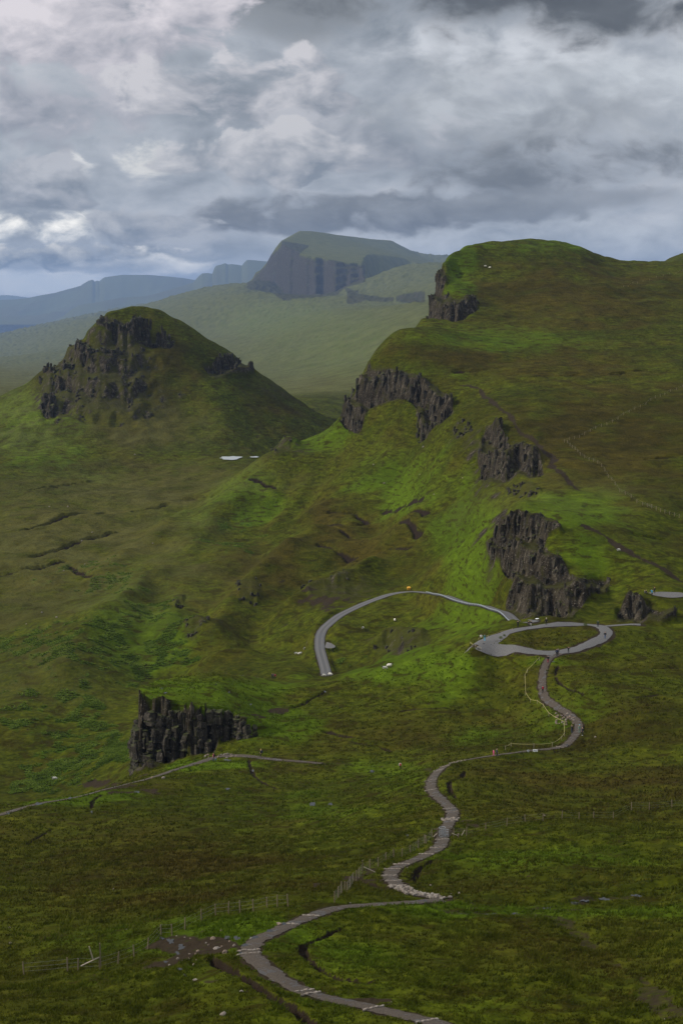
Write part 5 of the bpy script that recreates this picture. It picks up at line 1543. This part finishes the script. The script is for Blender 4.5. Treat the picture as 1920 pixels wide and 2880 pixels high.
# ------------------------------------------------------------------ van, grit bin, signs
plain('white_paint', (0.78, 0.78, 0.77), 0.3, 0.06, 2.0, 0, .5)
plain('dark_glass', (0.018, 0.024, 0.032), 0.08, 0.1, 2.0, 0, .6)
plain('rubber', (0.02, 0.02, 0.02), 0.8, 0.2)
plain('grit_yellow', (0.72, 0.36, 0.025), 0.5, 0.12, 3.0, 0, .4)
plain('lamp_red', (0.35, 0.02, 0.015), 0.25, 0.1)
plain('lamp_clear', (0.7, 0.7, 0.68), 0.2, 0.05)
plain('sign_white', (0.74, 0.75, 0.75), 0.45, 0.05)
plain('sign_print', (0.05, 0.06, 0.07), 0.5, 0.05)
def van():
    y = 430.0
    x, _, _ = unproj(1521, 1746, y); x = float(x)
    z = ground(x, y)
    root = empty('camper_van', (x, y, z), R(-76)); tag(root, 'white camper van parked behind the car park verge', 'van'); root.scale = (.86,) * 3
    # side profile swept across the width (length along x, front at +x)
    prof = [(-2.5, .35), (-2.55, 1.1), (-2.45, 2.25), (-2.3, 2.38), (1.2, 2.38), (1.5, 2.2), (2.05, 1.35), (2.55, 1.12), (2.62, .75), (2.6, .35)]
    hw = .98; V = []; n = len(prof)
    for s, ins in ((-1, .07), (-1, 0), (1, 0), (1, .07)):
        for (px, pz) in prof:
            cx, cz = 0, 1.3
            f = 1 - (.045 if ins else 0)
            V.append((cx + (px - cx) * f, s * hw * (1.0 if ins else .94), cz + (pz - cz) * f))
    Fc = []
    order = [0, 1, 2, 3]
    for a, b in ((1, 0), (1, 2), (2, 3)):
        lo, hi = min(a, b), max(a, b)
        for k in range(n):
            Fc.append((lo * n + k, lo * n + (k + 1) % n, hi * n + (k + 1) % n, hi * n + k))
    Fc += [tuple(range(n)), tuple(3 * n + k for k in range(n))[::-1]]
    body = mesh_obj('body', V, Fc, 'white_paint', root)
    for s in (-1, 1):
        for (x0, x1) in ((-1.9, -.5), (-.3, .75)):
            w = MB().box(((x0 + x1) / 2, s * .985, 1.72), (x1 - x0, .03, .58), bev=.01).build('window', 'dark_glass', root)
        d = MB().box((1.12, s * .985, 1.25), (.9, .02, 1.5), bev=.008).build('door', 'white_paint', root)
        MB().box((1.25, s * 1.0, 1.7), (.6, .02, .45), bev=.006).build('window', 'dark_glass', d)
        MB().box((.78, s * 1.005, 1.2), (.14, .03, .04)).build('handle', 'dark_steel', d)
        for wx in (-1.6, 1.65):
            wh = MB().tube((wx, s * .72, .34), (wx, s * .96, .34), .34, 18).build('wheel', 'rubber', root)
            MB().tube((wx, s * .95, .34), (wx, s * .975, .34), .2, 12).build('rim', 'galvanised_steel', wh)
        MB().box((2.56, s * .72, .9), (.08, .34, .2), bev=.02).build('headlight', 'lamp_clear', root)
        MB().box((-2.53, s * .86, 1.1), (.06, .14, .5), bev=.01).build('tail_light', 'lamp_red', root)
        MB().box((1.75, s * 1.12, 1.45), (.14, .2, .26), bev=.02).build('mirror', 'dark_steel', root)
    MB().box((1.79, 0, 1.78), (.04, 1.66, .85), Matrix.Rotation(R(-33), 3, 'Y'), bev=.01).build('windscreen', 'dark_glass', root)
    MB().box((-2.5, 0, 1.75), (.04, 1.5, .6), bev=.01).build('rear_window', 'dark_glass', root)
    MB().box((2.6, 0, .48), (.12, 1.9, .22), bev=.03).build('bumper', 'dark_steel', root)
van()
def grit_bin():
    p = at(1149, 1659, 452.0)
    root = empty('grit_bin', p, R(8)); tag(root, 'yellow grit bin at the top of the road bend', 'bin')
    V = [(-.42, -.3, 0), (.42, -.3, 0), (.42, .3, 0), (-.42, .3, 0), (-.55, -.4, .75), (.55, -.4, .75), (.55, .4, .75), (-.55, .4, .75)]
    mesh_obj('tub', V, [(0, 3, 2, 1), (4, 5, 6, 7), (0, 1, 5, 4), (1, 2, 6, 5), (2, 3, 7, 6), (3, 0, 4, 7)], 'grit_yellow', root)
    V = [(-.6, -.45, .76), (.6, -.45, .76), (.6, .45, .76), (-.6, .45, .76), (-.56, -.4, .84), (.56, -.4, .84), (.42, .3, 1.05), (-.42, .3, 1.05)]
    mesh_obj('lid', V, [(0, 3, 2, 1), (4, 5, 6, 7), (0, 1, 5, 4), (1, 2, 6, 5), (2, 3, 7, 6), (3, 0, 4, 7)], 'grit_yellow', root)
    for s in (-.35, .35):
        MB().box((s, -.36, .05), (.16, .14, .12)).build('foot', 'dark_steel', root)
grit_bin()
def sign(px, py, w, h, label, marks):
    p = at(px, py); k = p.y / F
    W, Hh = w * k, h * k
    root = empty('sign_board', p, R(random.uniform(-12, 12))); tag(root, label, 'sign')
    b = MB().box((0, 0, Hh / 2 + .05), (W, .05, Hh), bev=.01).build('panel', 'sign_white', root)
    for i in range(marks):
        MB().box(((i + .5) / marks * W * .7 - W * .35, -.03, Hh * .5 + .05 + random.uniform(-.03, .03)), (W * .7 / marks * .6, .006, Hh * .35)).build('print', 'sign_print', b)
    for s in (-.4, .4):
        MB().box((s * W, 0, .05), (.05, .28, .10)).build('foot', 'dark_steel', root)
sign(1484, 2115, 6, 6, 'small square white notice lying by the gravel path', 2)
sign(1504, 2115, 14, 7, 'long white notice board low beside the gravel path', 3)

# ------------------------------------------------------------------ people
def skin_mesh(name, J, E, root, slots, sub=1):
    """one continuous body grown over a jointed skeleton; slots maps a bone to a clothing slot"""
    names = list(J)
    me = bpy.data.meshes.new('tmp'); me.from_pydata([J[k][0] for k in names], [(names.index(a), names.index(b)) for a, b, _ in E], [])
    o = bpy.data.objects.new('tmp', me); COL.objects.link(o)
    o.modifiers.new('s', 'SKIN')
    sk = me.skin_vertices[0].data
    for i, k in enumerate(names):
        r = J[k][1]; sk[i].radius = (r, r) if not isinstance(r, tuple) else r
        sk[i].use_root = (k == root)
    ss_ = o.modifiers.new('d', 'SUBSURF'); ss_.levels = sub; ss_.render_levels = sub
    dg = bpy.context.evaluated_depsgraph_get()
    out = bpy.data.meshes.new_from_object(o.evaluated_get(dg)); out.name = name
    bpy.data.objects.remove(o); bpy.data.meshes.remove(me)
    seg = [(np.array(J[a][0]), np.array(J[b][0]), s) for a, b, s in E]
    for p in out.polygons:
        c = np.array(p.center); best = 1e9
        for a, b, s in seg:
            t = np.clip((c - a) @ (b - a) / ((b - a) @ (b - a) + 1e-9), 0, 1); d = np.linalg.norm(c - a - t * (b - a))
            if d < best:
                best = d; p.material_index = s
        p.use_smooth = True
    return out
JK, TR, BT, SK, HR = range(5)        # jacket, trousers, boots, skin, hair
def person_mesh(pose):
    # facing -Y (towards the viewer), 1.74 m tall
    hip = .92; sh = 1.43
    J = {'pelvis': ((0, 0, hip), (.165, .125)), 'belly': ((0, 0, 1.1), (.155, .115)), 'chest': ((0, 0, 1.30), (.185, .125)), 'neck0': ((0, 0, 1.46), (.10, .085)), 'neck': ((0, -.01, 1.53), .058),
         'head': ((0, -.02, 1.64), (.082, .098)), 'crown': ((0, -.005, 1.72), (.070, .085)), 'nose': ((0, -.125, 1.625), .018)}
    E = [('pelvis', 'belly', JK), ('belly', 'chest', JK), ('chest', 'neck0', JK), ('neck0', 'neck', SK), ('neck', 'head', SK), ('head', 'crown', HR), ('head', 'nose', SK)]
    legs = {'stand': ((.03, .02, .03), (-.03, .0, -.02)), 'walk': ((-.10, -.22, -.33), (.02, .16, .36)), 'photo': ((.02, .0, .0), (-.02, .03, .03))}
    for k, s in enumerate((-1, 1)):
        n = 'L' if s < 0 else 'R'
        if pose == 'sit':
            knee = (s * .13, -.40, .50); ank = (s * .14, -.42, .09); toe = (s * .15, -.58, .05); hp = (s * .10, 0, .46)
        else:
            ky, ay, ty = (legs[pose][k][0], legs[pose][k][1], legs[pose][k][1])
            knee = (s * .105, ky - .02, .50); ank = (s * .11, ay, .10 + (.07 if pose == 'walk' and ay > 0 else 0)); toe = (s * .125, ay - .17, .05); hp = (s * .095, 0, hip - .07)
        J['hip' + n] = (hp, .10); J['knee' + n] = (knee, .066); J['ank' + n] = (ank, .052); J['toe' + n] = (toe, .040)
        E += [('pelvis', 'hip' + n, TR), ('hip' + n, 'knee' + n, TR), ('knee' + n, 'ank' + n, TR), ('ank' + n, 'toe' + n, BT)]
        shp = (s * .20, 0, sh)
        if pose == 'photo':
            el = (s * .30, -.16, 1.28); wr = (s * .12, -.30, 1.55); ha = (s * .07, -.33, 1.62)
        elif pose == 'walk':
            el = (s * .27, .07 * s, 1.16); wr = (s * .27, -.10 + .14 * s, .94); ha = (s * .27, -.14 + .14 * s, .86)
        elif pose == 'sit':
            el = (s * .27, -.06, 1.17); wr = (s * .16, -.30, 1.08); ha = (s * .12, -.36, 1.06)
        else:
            el = (s * .28, .02, 1.15); wr = (s * .28, -.05, .91); ha = (s * .27, -.07, .83)
        J['sh' + n] = (shp, .075); J['el' + n] = (el, .056); J['wr' + n] = (wr, .042); J['ha' + n] = (ha, .038)
        E += [('chest', 'sh' + n, JK), ('sh' + n, 'el' + n, JK), ('el' + n, 'wr' + n, JK), ('wr' + n, 'ha' + n, SK)]
        d = Vector(ha) - Vector(wr); d.normalize(); side = Vector((-s, 0, 0)); 
        for f in range(5):      # fingers, the thumb leaving the side of the palm
            if f == 0:
                tip = Vector(wr) + d * .05 + side * .0 + Vector((0, -.05, 0)); start = 'wr' + n
            else:
                tip = Vector(ha) + d * (.075, .085, .08, .065)[f - 1] + Vector((0, (f - 2.5) * .022, 0)) + side * .015; start = 'ha' + n
            J['f%d%s' % (f, n)] = (tuple(tip), .011); E.append((start, 'f%d%s' % (f, n), SK))
    if pose == 'sit':
        for k in ('pelvis', 'belly', 'chest', 'neck0', 'neck', 'head', 'crown', 'nose', 'shL', 'shR', 'elL', 'elR', 'wrL', 'wrR', 'haL', 'haR') + tuple('f%d%s' % (f, n) for f in range(5) for n in 'LR'):
            (a, b, c), r = J[k]; J[k] = ((a, b - .0, c - .44), r)
    me = skin_mesh('person', J, E, 'pelvis', None)
    for p in me.polygons:       # the face stays skin below the hairline in front
        if p.material_index == HR and p.center.y < -.055 and p.center.z < (1.70 if pose != 'sit' else 1.26):
            p.material_index = SK
    for _ in range(5):
        me.materials.append(None)
    return me
PM = {k: person_mesh(k) for k in ('stand', 'walk', 'photo', 'sit')}
CLOTH = {}
def cloth(col):
    key = tuple(col)
    if key not in CLOTH:
        CLOTH[key] = plain('cloth_%d' % len(CLOTH), key, .85, .2, 9.0)
    return CLOTH[key]
BLACK = (.016, .016, .018); NAVY = (.025, .035, .09); GREYC = (.09, .09, .095); REDC = (.50, .025, .03); WHITE = (.65, .64, .62); DENIM = (.07, .12, .24); SKINC = (.48, .29, .21); HAIRC = (.05, .032, .02); TEAL = (.03, .14, .13); SKYB = (.10, .42, .62); PINK = (.75, .12, .30); GREEN = (.06, .10, .05); SAGE = (.16, .24, .20); KHAKI = (.17, .13, .08); YEL = (.7, .5, .05); MAROON = (.28, .025, .05)
def person(px, py, pose, face, jk, tr, label, hair=HAIRC, pack=None, hat=None, scale=1.0, bt=BLACK, y0=95.0, group=None):
    p = at(px, py, y0)
    o = bpy.data.objects.new('person', PM[pose]); COL.objects.link(o)
    o.location = p; o.rotation_euler = (0, 0, R(face)); o.scale = (scale,) * 3
    for i, c in enumerate((jk, tr, bt, SKINC, hair)):
        o.material_slots[i].link = 'OBJECT'; o.material_slots[i].material = cloth(c)
    tag(o, label, 'person', group)
    dz = -.44 if pose == 'sit' else 0
    if pack:
        mb = MB().box((0, .20, 1.22 + dz), (.32, .20, .50), bev=.07); mb.box((0, .31, 1.14 + dz), (.24, .08, .26), bev=.03)
        for s in (-1, 1):
            mb.tube((s * .12, .10, 1.44 + dz), (s * .12, -.12, 1.38 + dz), .022, 5); mb.tube((s * .12, -.12, 1.38 + dz), (s * .13, .08, 1.08 + dz), .020, 5)
        mb.build('backpack', cloth(pack), o)
    if hat:
        mb = MB().ball((0, -.005, 1.70 + dz), .098, 10, 6, (1, 1.12, .85)); mb.build('hat', cloth(hat), o, True)
    else:
        mb = MB().ball((0, .012, 1.665 + dz), .095, 10, 6, (1, 1.05, 1.05)); mb.build('hair', cloth(hair), o, True)
    return o
person(1525, 1949, 'walk', 180, NAVY, BLACK, 'person in dark clothes with a red backpack walking up the gravel path', pack=REDC)
person(1607, 2062, 'photo', 180, BLACK, NAVY, 'person in black raising a camera at the bend of the gravel path', hair=(.22, .14, .06))
person(1628, 2061, 'stand', 40, SAGE, SAGE, 'person in a long pale green raincoat at the path bend', hat=SKYB)
person(1637, 2068, 'stand', -60, BLACK, BLACK, 'person in black with white shoes beside the pale green raincoat', bt=WHITE)
person(1387, 2126, 'walk', 100, PINK, PINK, 'small child dressed in pink running along the gravel path', scale=.74)
person(1396, 2127, 'walk', 80, NAVY, BLACK, 'adult in a blue jacket striding beside the child in pink')
person(1125, 2164, 'stand', 190, WHITE, BLACK, 'lone walker with white sleeves and a red backpack on the side track', pack=REDC, scale=.86)
person(504, 2141, 'stand', 160, GREEN, BLACK, 'adult in a green coat and yellow hat at the foot of the bluff', hat=YEL)
person(495, 2142, 'stand', 200, BLACK, BLACK, 'small child in black beside the adult in the yellow hat', scale=.5, hat=WHITE)
person(601, 2140, 'walk', 250, MAROON, NAVY, 'walker in a red jacket with a black backpack on the muddy path', pack=BLACK)
person(607, 2141, 'stand', 240, (.05, .2, .4), NAVY, 'small child in blue beside the walker in red', scale=.5)
person(734, 2130, 'walk', 265, BLACK, BLACK, 'hiker in black with a straw hat on the path past the bluff', hat=(.5, .38, .12), pack=NAVY)
person(1540, 1864, 'walk', 180, BLACK, MAROON, 'walker in black and dark red starting up towards the car park')
person(1564, 1845, 'stand', 180, BLACK, BLACK, 'person in black with a blue backpack where path meets car park', pack=NAVY)
person(1568, 1843, 'stand', 150, GREYC, BLACK, 'person in grey half hidden behind the blue backpack')
person(1597, 1839, 'photo', 20, BLACK, GREYC, 'person in black photographing from the edge of the car park')
person(1700, 1796, 'stand', 10, BLACK, DENIM, 'person in a black top and blue jeans on the car park drive', y0=340)
person(1680, 1763, 'stand', 170, (.02, .05, .04), BLACK, 'person in a dark green coat at the far turn of the car park', y0=360)
person(1535, 1758, 'stand', 185, BLACK, BLACK, 'tall person in black with a white cap beside the camper van', hat=WHITE, y0=360, scale=1.05)
person(1455, 1765, 'photo', 0, BLACK, BLACK, 'person in black holding both arms up at the end of the guard rail', y0=360)
person(1485, 1760, 'sit', 20, BLACK, BLACK, 'person in black sitting on the verge near the camper van', y0=360)
person(1492, 1759, 'sit', -20, BLACK, WHITE, 'person in white trousers sitting on the verge near the camper van', y0=360)
person(1352, 1797, 'sit', 180, WHITE, KHAKI, 'person in white crouching at the rope above the bowl', y0=340)
person(1362, 1803, 'stand', 175, TEAL, SKYB, 'person in a teal top and light blue shorts on the car park gravel', y0=340)
person(1832, 1676, 'photo', 190, (.02, .30, .55), BLACK, 'person in a bright blue jacket on the gravel lay-by', y0=415)
person(1839, 1669, 'stand', 160, BLACK, BLACK, 'person in black standing behind the bright blue jacket', y0=415, hair=(.3, .1, .08))
person(1811, 1675, 'sit', 90, GREYC, BLACK, 'person in grey sitting at the edge of the lay-by', y0=415)
person(1815, 1673, 'sit', 70, BLACK, BLACK, 'person in black sitting at the edge of the lay-by', y0=415)
person(765, 1909, 'stand', 170, BLACK, BLACK, 'walker in black on the knoll left of the road end', y0=436)
person(769, 1909, 'stand', 190, GREYC, BLACK, 'walker in grey between two others on the knoll', y0=436)
person(774, 1910, 'stand', 200, MAROON, BLACK, 'walker in dark red on the knoll left of the road end', y0=436)

# ------------------------------------------------------------------ sheep
def sheep_mesh():
    J = {'rump': ((.42, 0, .62), (.24, .26)), 'mid': ((0, 0, .64), (.27, .28)), 'chest': ((-.38, 0, .64), (.23, .25)), 'neck': ((-.58, 0, .82), .13), 'poll': ((-.70, 0, .92), .085), 'muzzle': ((-.90, 0, .80), .05), 'tail': ((.66, 0, .5), .05),
         'earL': ((-.70, -.16, .93), .022), 'earR': ((-.70, .16, .93), .022)}
    E = [('mid', 'rump', 0), ('mid', 'chest', 0), ('chest', 'neck', 0), ('neck', 'poll', 1), ('poll', 'muzzle', 1), ('rump', 'tail', 0), ('poll', 'earL', 1), ('poll', 'earR', 1)]
    for n, x, s in (('a', -.36, -1), ('b', -.36, 1), ('c', .42, -1), ('d', .42, 1)):
        J['k' + n] = ((x + (.06 if x > 0 else -.02), s * .13, .36), .055); J['h' + n] = ((x + (.09 if x > 0 else 0), s * .13, .20), .034); J['f' + n] = ((x + (.03 if x > 0 else 0), s * .13, .02), .036)
        E += [('rump' if x > 0 else 'chest', 'k' + n, 0), ('k' + n, 'h' + n, 1), ('h' + n, 'f' + n, 1)]
    me = skin_mesh('sheep', J, E, 'mid', None)
    me.materials.append(MATS['wool']); me.materials.append(MATS['sheep_face'])
    return me
plain('wool', (0.62, 0.58, 0.50), 0.95, 0.18, 14.0); plain('sheep_face', (0.03, 0.027, 0.025), .8, .2)
SHEEP = sheep_mesh()
for (px, py, rot, lab, grp) in ((1082, 1892, 20, 'sheep grazing on the bright ridge, left of the pair', None), (1094, 1886, 160, 'sheep grazing on the bright ridge, right of the pair', None),
        (911, 1904, 10, 'sheep lying at the end of the visible road', None), (929, 1901, -20, 'sheep beside the end of the visible road', None),
        (833, 1832, 30, 'sheep on the slope below the road turnout', 'sheep below the turnout'), (843, 1835, 200, 'sheep on the slope below the road turnout', 'sheep below the turnout'), (856, 1829, 80, 'sheep on the slope below the road turnout', 'sheep below the turnout'),
        (155, 2199, 15, 'sheep at the edge of the bracken by the muddy path', None), (1020, 1773, 60, 'lone sheep inside the road bend', None), (1110, 1741, 110, 'lone sheep on the bank under the road', None),
        (1738, 1555, 40, 'lone sheep beside the dirt trail above the car park crag', None), (1364, 756, 0, 'sheep high on the summit slope', 'sheep on the summit slope'), (1376, 759, 150, 'sheep high on the summit slope', 'sheep on the summit slope')):
    p = at(px, py, 436.0 if py < 1900 and px < 1000 else 340.0 if py < 1900 else 95.0)
    o = bpy.data.objects.new('sheep', SHEEP); COL.objects.link(o); o.location = p; o.rotation_euler = (0, 0, R(rot)); o.scale = (1.12,) * 3 if p.y < 900 else (1.4,) * 3
    tag(o, lab, 'sheep', grp)
print('things', round(time.time() - T0, 1))
# ------------------------------------------------------------------ grass and bracken
def foliage_mat(name, leafy):
    m, N, bs, out = mat(name)
    a = N.attr('tone'); g = N.attr('hue')
    if leafy:
        col = N.ramp(a, [(0.0, (0.030, 0.048, 0.004)), (0.5, (0.068, 0.104, 0.009)), (1.0, (0.11, 0.15, 0.020))])
    else:
        c1 = N.ramp(a, [(0.0, (0.026, 0.031, 0.0025)), (0.5, (0.058, 0.066, 0.004)), (1.0, (0.105, 0.100, 0.014))])
        c2 = N.ramp(a, [(0.0, (0.027, 0.040, 0.0025)), (0.5, (0.060, 0.095, 0.004)), (1.0, (0.10, 0.145, 0.009))])
        c3 = N.ramp(a, [(0.0, (0.022, 0.017, 0.0035)), (0.5, (0.056, 0.043, 0.006)), (1.0, (0.12, 0.094, 0.020))])
        col = N.mix(N.smooth(g, 0.5, 1.0), c1, c2)
        col = N.mix(N.smooth(g, 0.5, 0.0), col, c3)
    N.l.new(col, bs.inputs['Base Color'])
    bs.inputs['Roughness'].default_value = .8; bs.inputs['Specular IOR Level'].default_value = .05
    tr = N.new('ShaderNodeBsdfTranslucent'); N.l.new(col, tr.inputs[0])
    mx = N.new('ShaderNodeMixShader'); mx.inputs[0].default_value = .3
    N.l.new(bs.outputs[0], mx.inputs[1]); N.l.new(tr.outputs[0], mx.inputs[2]); N.l.new(mx.outputs[0], out.inputs[0])
foliage_mat('grass_blades', False); foliage_mat('bracken_fronds', True)
def scatter(n, y0, y1, seed):
    r = np.random.default_rng(seed)
    y = np.sqrt(r.uniform(y0 ** 2, y1 ** 2, n)); u = r.uniform(-.212, .212, n)
    return u * y, y
def blades(x, y, z, h, w, nb, spread, rs):
    """nb bent blades per tuft -> triangles"""
    n = len(x); N_ = n * nb
    bx = np.repeat(x, nb) + rs.normal(0, 1, N_) * np.repeat(spread, nb); by = np.repeat(y, nb) + rs.normal(0, 1, N_) * np.repeat(spread, nb)
    bz = np.repeat(z, nb) - .03; hh = np.repeat(h, nb) * rs.uniform(.6, 1.15, N_); ww = np.repeat(w, nb) * rs.uniform(.6, 1.3, N_)
    a = rs.uniform(0, math.pi, N_); lx = rs.normal(.15, .45, N_) * hh; ly = rs.normal(0, .4, N_) * hh
    V = np.empty((N_, 3, 3)); 
    V[:, 0] = np.stack([bx - np.cos(a) * ww, by - np.sin(a) * ww, bz], 1); V[:, 1] = np.stack([bx + np.cos(a) * ww, by + np.sin(a) * ww, bz], 1)
    V[:, 2] = np.stack([bx + lx, by + ly, bz + hh], 1)
    return V.reshape(-1, 3), np.arange(N_ * 3).reshape(-1, 3)
def build_grass():
    rs = np.random.default_rng(77)
    parts = []
    for (n, y0, y1, hh, ww, nb, sp) in ((42000, 98, 150, .30, .05, 6, .13), (46000, 150, 240, .34, .075, 5, .18), (42000, 240, 400, .38, .12, 4, .26)):
        x, y = scatter(n, y0, y1, int(y0))
        z, A, px, py = surface(x, y, full=True)
        dens = .55 + .6 * fbm(x / 3.0, y / 3.0, 2, 800)
        keep = (A['near_path'] > -.08) & (A['dirt'] < .55) & (A['peat'] < .35) & (A['rock'] < .25) & (rs.uniform(0, 1, n) < dens)
        x, y, z = x[keep], y[keep], z[keep]
        lush, heath = A['lush'][keep], A['heath'][keep]
        f = fbm(x / 6, y / 8, 3, 810)
        h = hh * (0.75 + .5 * heath + .35 * f) * rs.uniform(.6, 1.3, len(x)); h = np.maximum(h, .06)
        V, T = blades(x, y, z, h, np.full(len(x), ww), nb, np.full(len(x), sp), rs)
        k = nb * 3
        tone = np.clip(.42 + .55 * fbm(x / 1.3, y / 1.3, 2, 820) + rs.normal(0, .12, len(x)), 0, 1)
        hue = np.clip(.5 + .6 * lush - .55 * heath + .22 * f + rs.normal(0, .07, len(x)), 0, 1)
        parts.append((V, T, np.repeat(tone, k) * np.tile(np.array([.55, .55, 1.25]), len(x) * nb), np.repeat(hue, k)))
    k = 0; Vs, Ts, A1, A2 = [], [], [], []
    for V, T, a, b in parts:
        Vs.append(V); Ts.append(T + k); A1.append(np.clip(a, 0, 1)); A2.append(b); k += len(V)
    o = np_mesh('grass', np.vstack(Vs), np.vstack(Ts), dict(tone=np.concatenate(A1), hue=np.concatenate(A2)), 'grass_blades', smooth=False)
    tag(o, 'rough tussock grass covering the near moor', None, None, 'stuff')
def build_bracken():
    rs = np.random.default_rng(99)
    m = (TA_['bracken'] > .5) & (TV_[:, 1] > 400) & (TV_[:, 1] < 760) & (TPX > -60) & (TPX < 1060)
    idx = np.nonzero(m)[0]
    idx = rs.choice(idx, min(17000, len(idx)), replace=False)
    P = TV_[idx] + np.stack([rs.uniform(-.4, .4, len(idx)), rs.uniform(-.6, .6, len(idx)), np.zeros(len(idx))], 1)
    n = len(P); nb = 5
    # arching fronds: two triangles each, spreading from the crown of the plant
    a = (np.arange(nb)[None, :] / nb * 2 * math.pi + rs.uniform(0, 6.3, n)[:, None] + rs.normal(0, .2, (n, nb)))
    L_ = rs.uniform(.35, .72, (n, nb)); hh = rs.uniform(.28, .6, (n, nb))
    dx, dy = np.cos(a), np.sin(a)
    base = np.repeat(P[:, None, :] - np.array([0, 0, .05]), nb, 1)
    mid = base + np.stack([dx * L_ * .55, dy * L_ * .55, hh], -1); tip = base + np.stack([dx * L_ * 1.1, dy * L_ * 1.1, hh * .75], -1)
    side = np.stack([-dy, dx, 0 * dx], -1) * (.26 * L_)[..., None]
    V = np.stack([base, mid - side, mid + side, tip], 2).reshape(-1, 3)
    k = np.arange(n * nb) * 4
    T = np.vstack([np.stack([k, k + 1, k + 2], 1), np.stack([k + 1, k + 3, k + 2], 1)])
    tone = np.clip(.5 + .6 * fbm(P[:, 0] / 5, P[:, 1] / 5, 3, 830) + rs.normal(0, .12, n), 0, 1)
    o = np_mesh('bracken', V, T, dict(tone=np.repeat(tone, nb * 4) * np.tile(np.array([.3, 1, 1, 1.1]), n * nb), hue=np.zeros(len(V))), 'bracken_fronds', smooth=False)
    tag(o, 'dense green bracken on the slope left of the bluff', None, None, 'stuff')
build_grass(); build_bracken()
def bush(px, py, w, h, label, y0=95.0):
    p = at(px, py, y0); k = p.y / F; W, Hh = w * k, h * k
    rs = np.random.default_rng(int(px))
    root = empty('bush', p); tag(root, label, 'bush')
    st = MB()
    for i in range(5):
        a = i * 1.26; st.tube((0, 0, -.1), (W * .3 * math.cos(a), W * .3 * math.sin(a), Hh * .7), .03, 5, .012)
    st.build('stems', 'weathered_wood', root)
    n = 420
    d = rs.normal(0, 1, (n, 3)); d /= np.linalg.norm(d, axis=1, keepdims=True); rad = rs.uniform(.55, 1, n) ** .6
    lob = 1 + .3 * np.sin(d[:, 0] * 5 + 1) * np.cos(d[:, 2] * 4)
    c = d * rad[:, None] * lob[:, None] * np.array([W / 2, W / 2, Hh / 2]) + np.array([0, 0, Hh * .52])
    t1 = rs.normal(0, 1, (n, 3)); t1 /= np.linalg.norm(t1, axis=1, keepdims=True); t2 = rs.normal(0, 1, (n, 3)); t2 /= np.linalg.norm(t2, axis=1, keepdims=True)
    s = .09 * max(W, .8)
    V = np.stack([c, c + t1 * s, c + t2 * s], 1).reshape(-1, 3)
    o = np_mesh('leaves', V, np.arange(n * 3).reshape(-1, 3), dict(tone=np.repeat(np.clip(rs.normal(.5, .25, n), 0, 1), 3), hue=np.zeros(n * 3)), 'bracken_fronds', smooth=False)
    o.parent = root
bush(1407, 1796, 10, 8, 'small dark bush at the inner bend of the car park', 340.0)
bush(1417, 1789, 6, 6, 'smaller bush behind the bush at the car park bend', 340.0)
bush(1645, 1759, 11, 7, 'low dark bush at the far side of the car park loop', 360.0)
bush(1566, 1588, 14, 18, 'green shrub growing on the crag behind the car park', 410.0)
bush(1640, 1424, 12, 7, 'dark square bush on the plateau above the crag', 440.0)
bush(983, 1872, 14, 11, 'dark shrub in the wet hollow inside the road bend', 452.0)
print('done', round(time.time() - T0, 1))
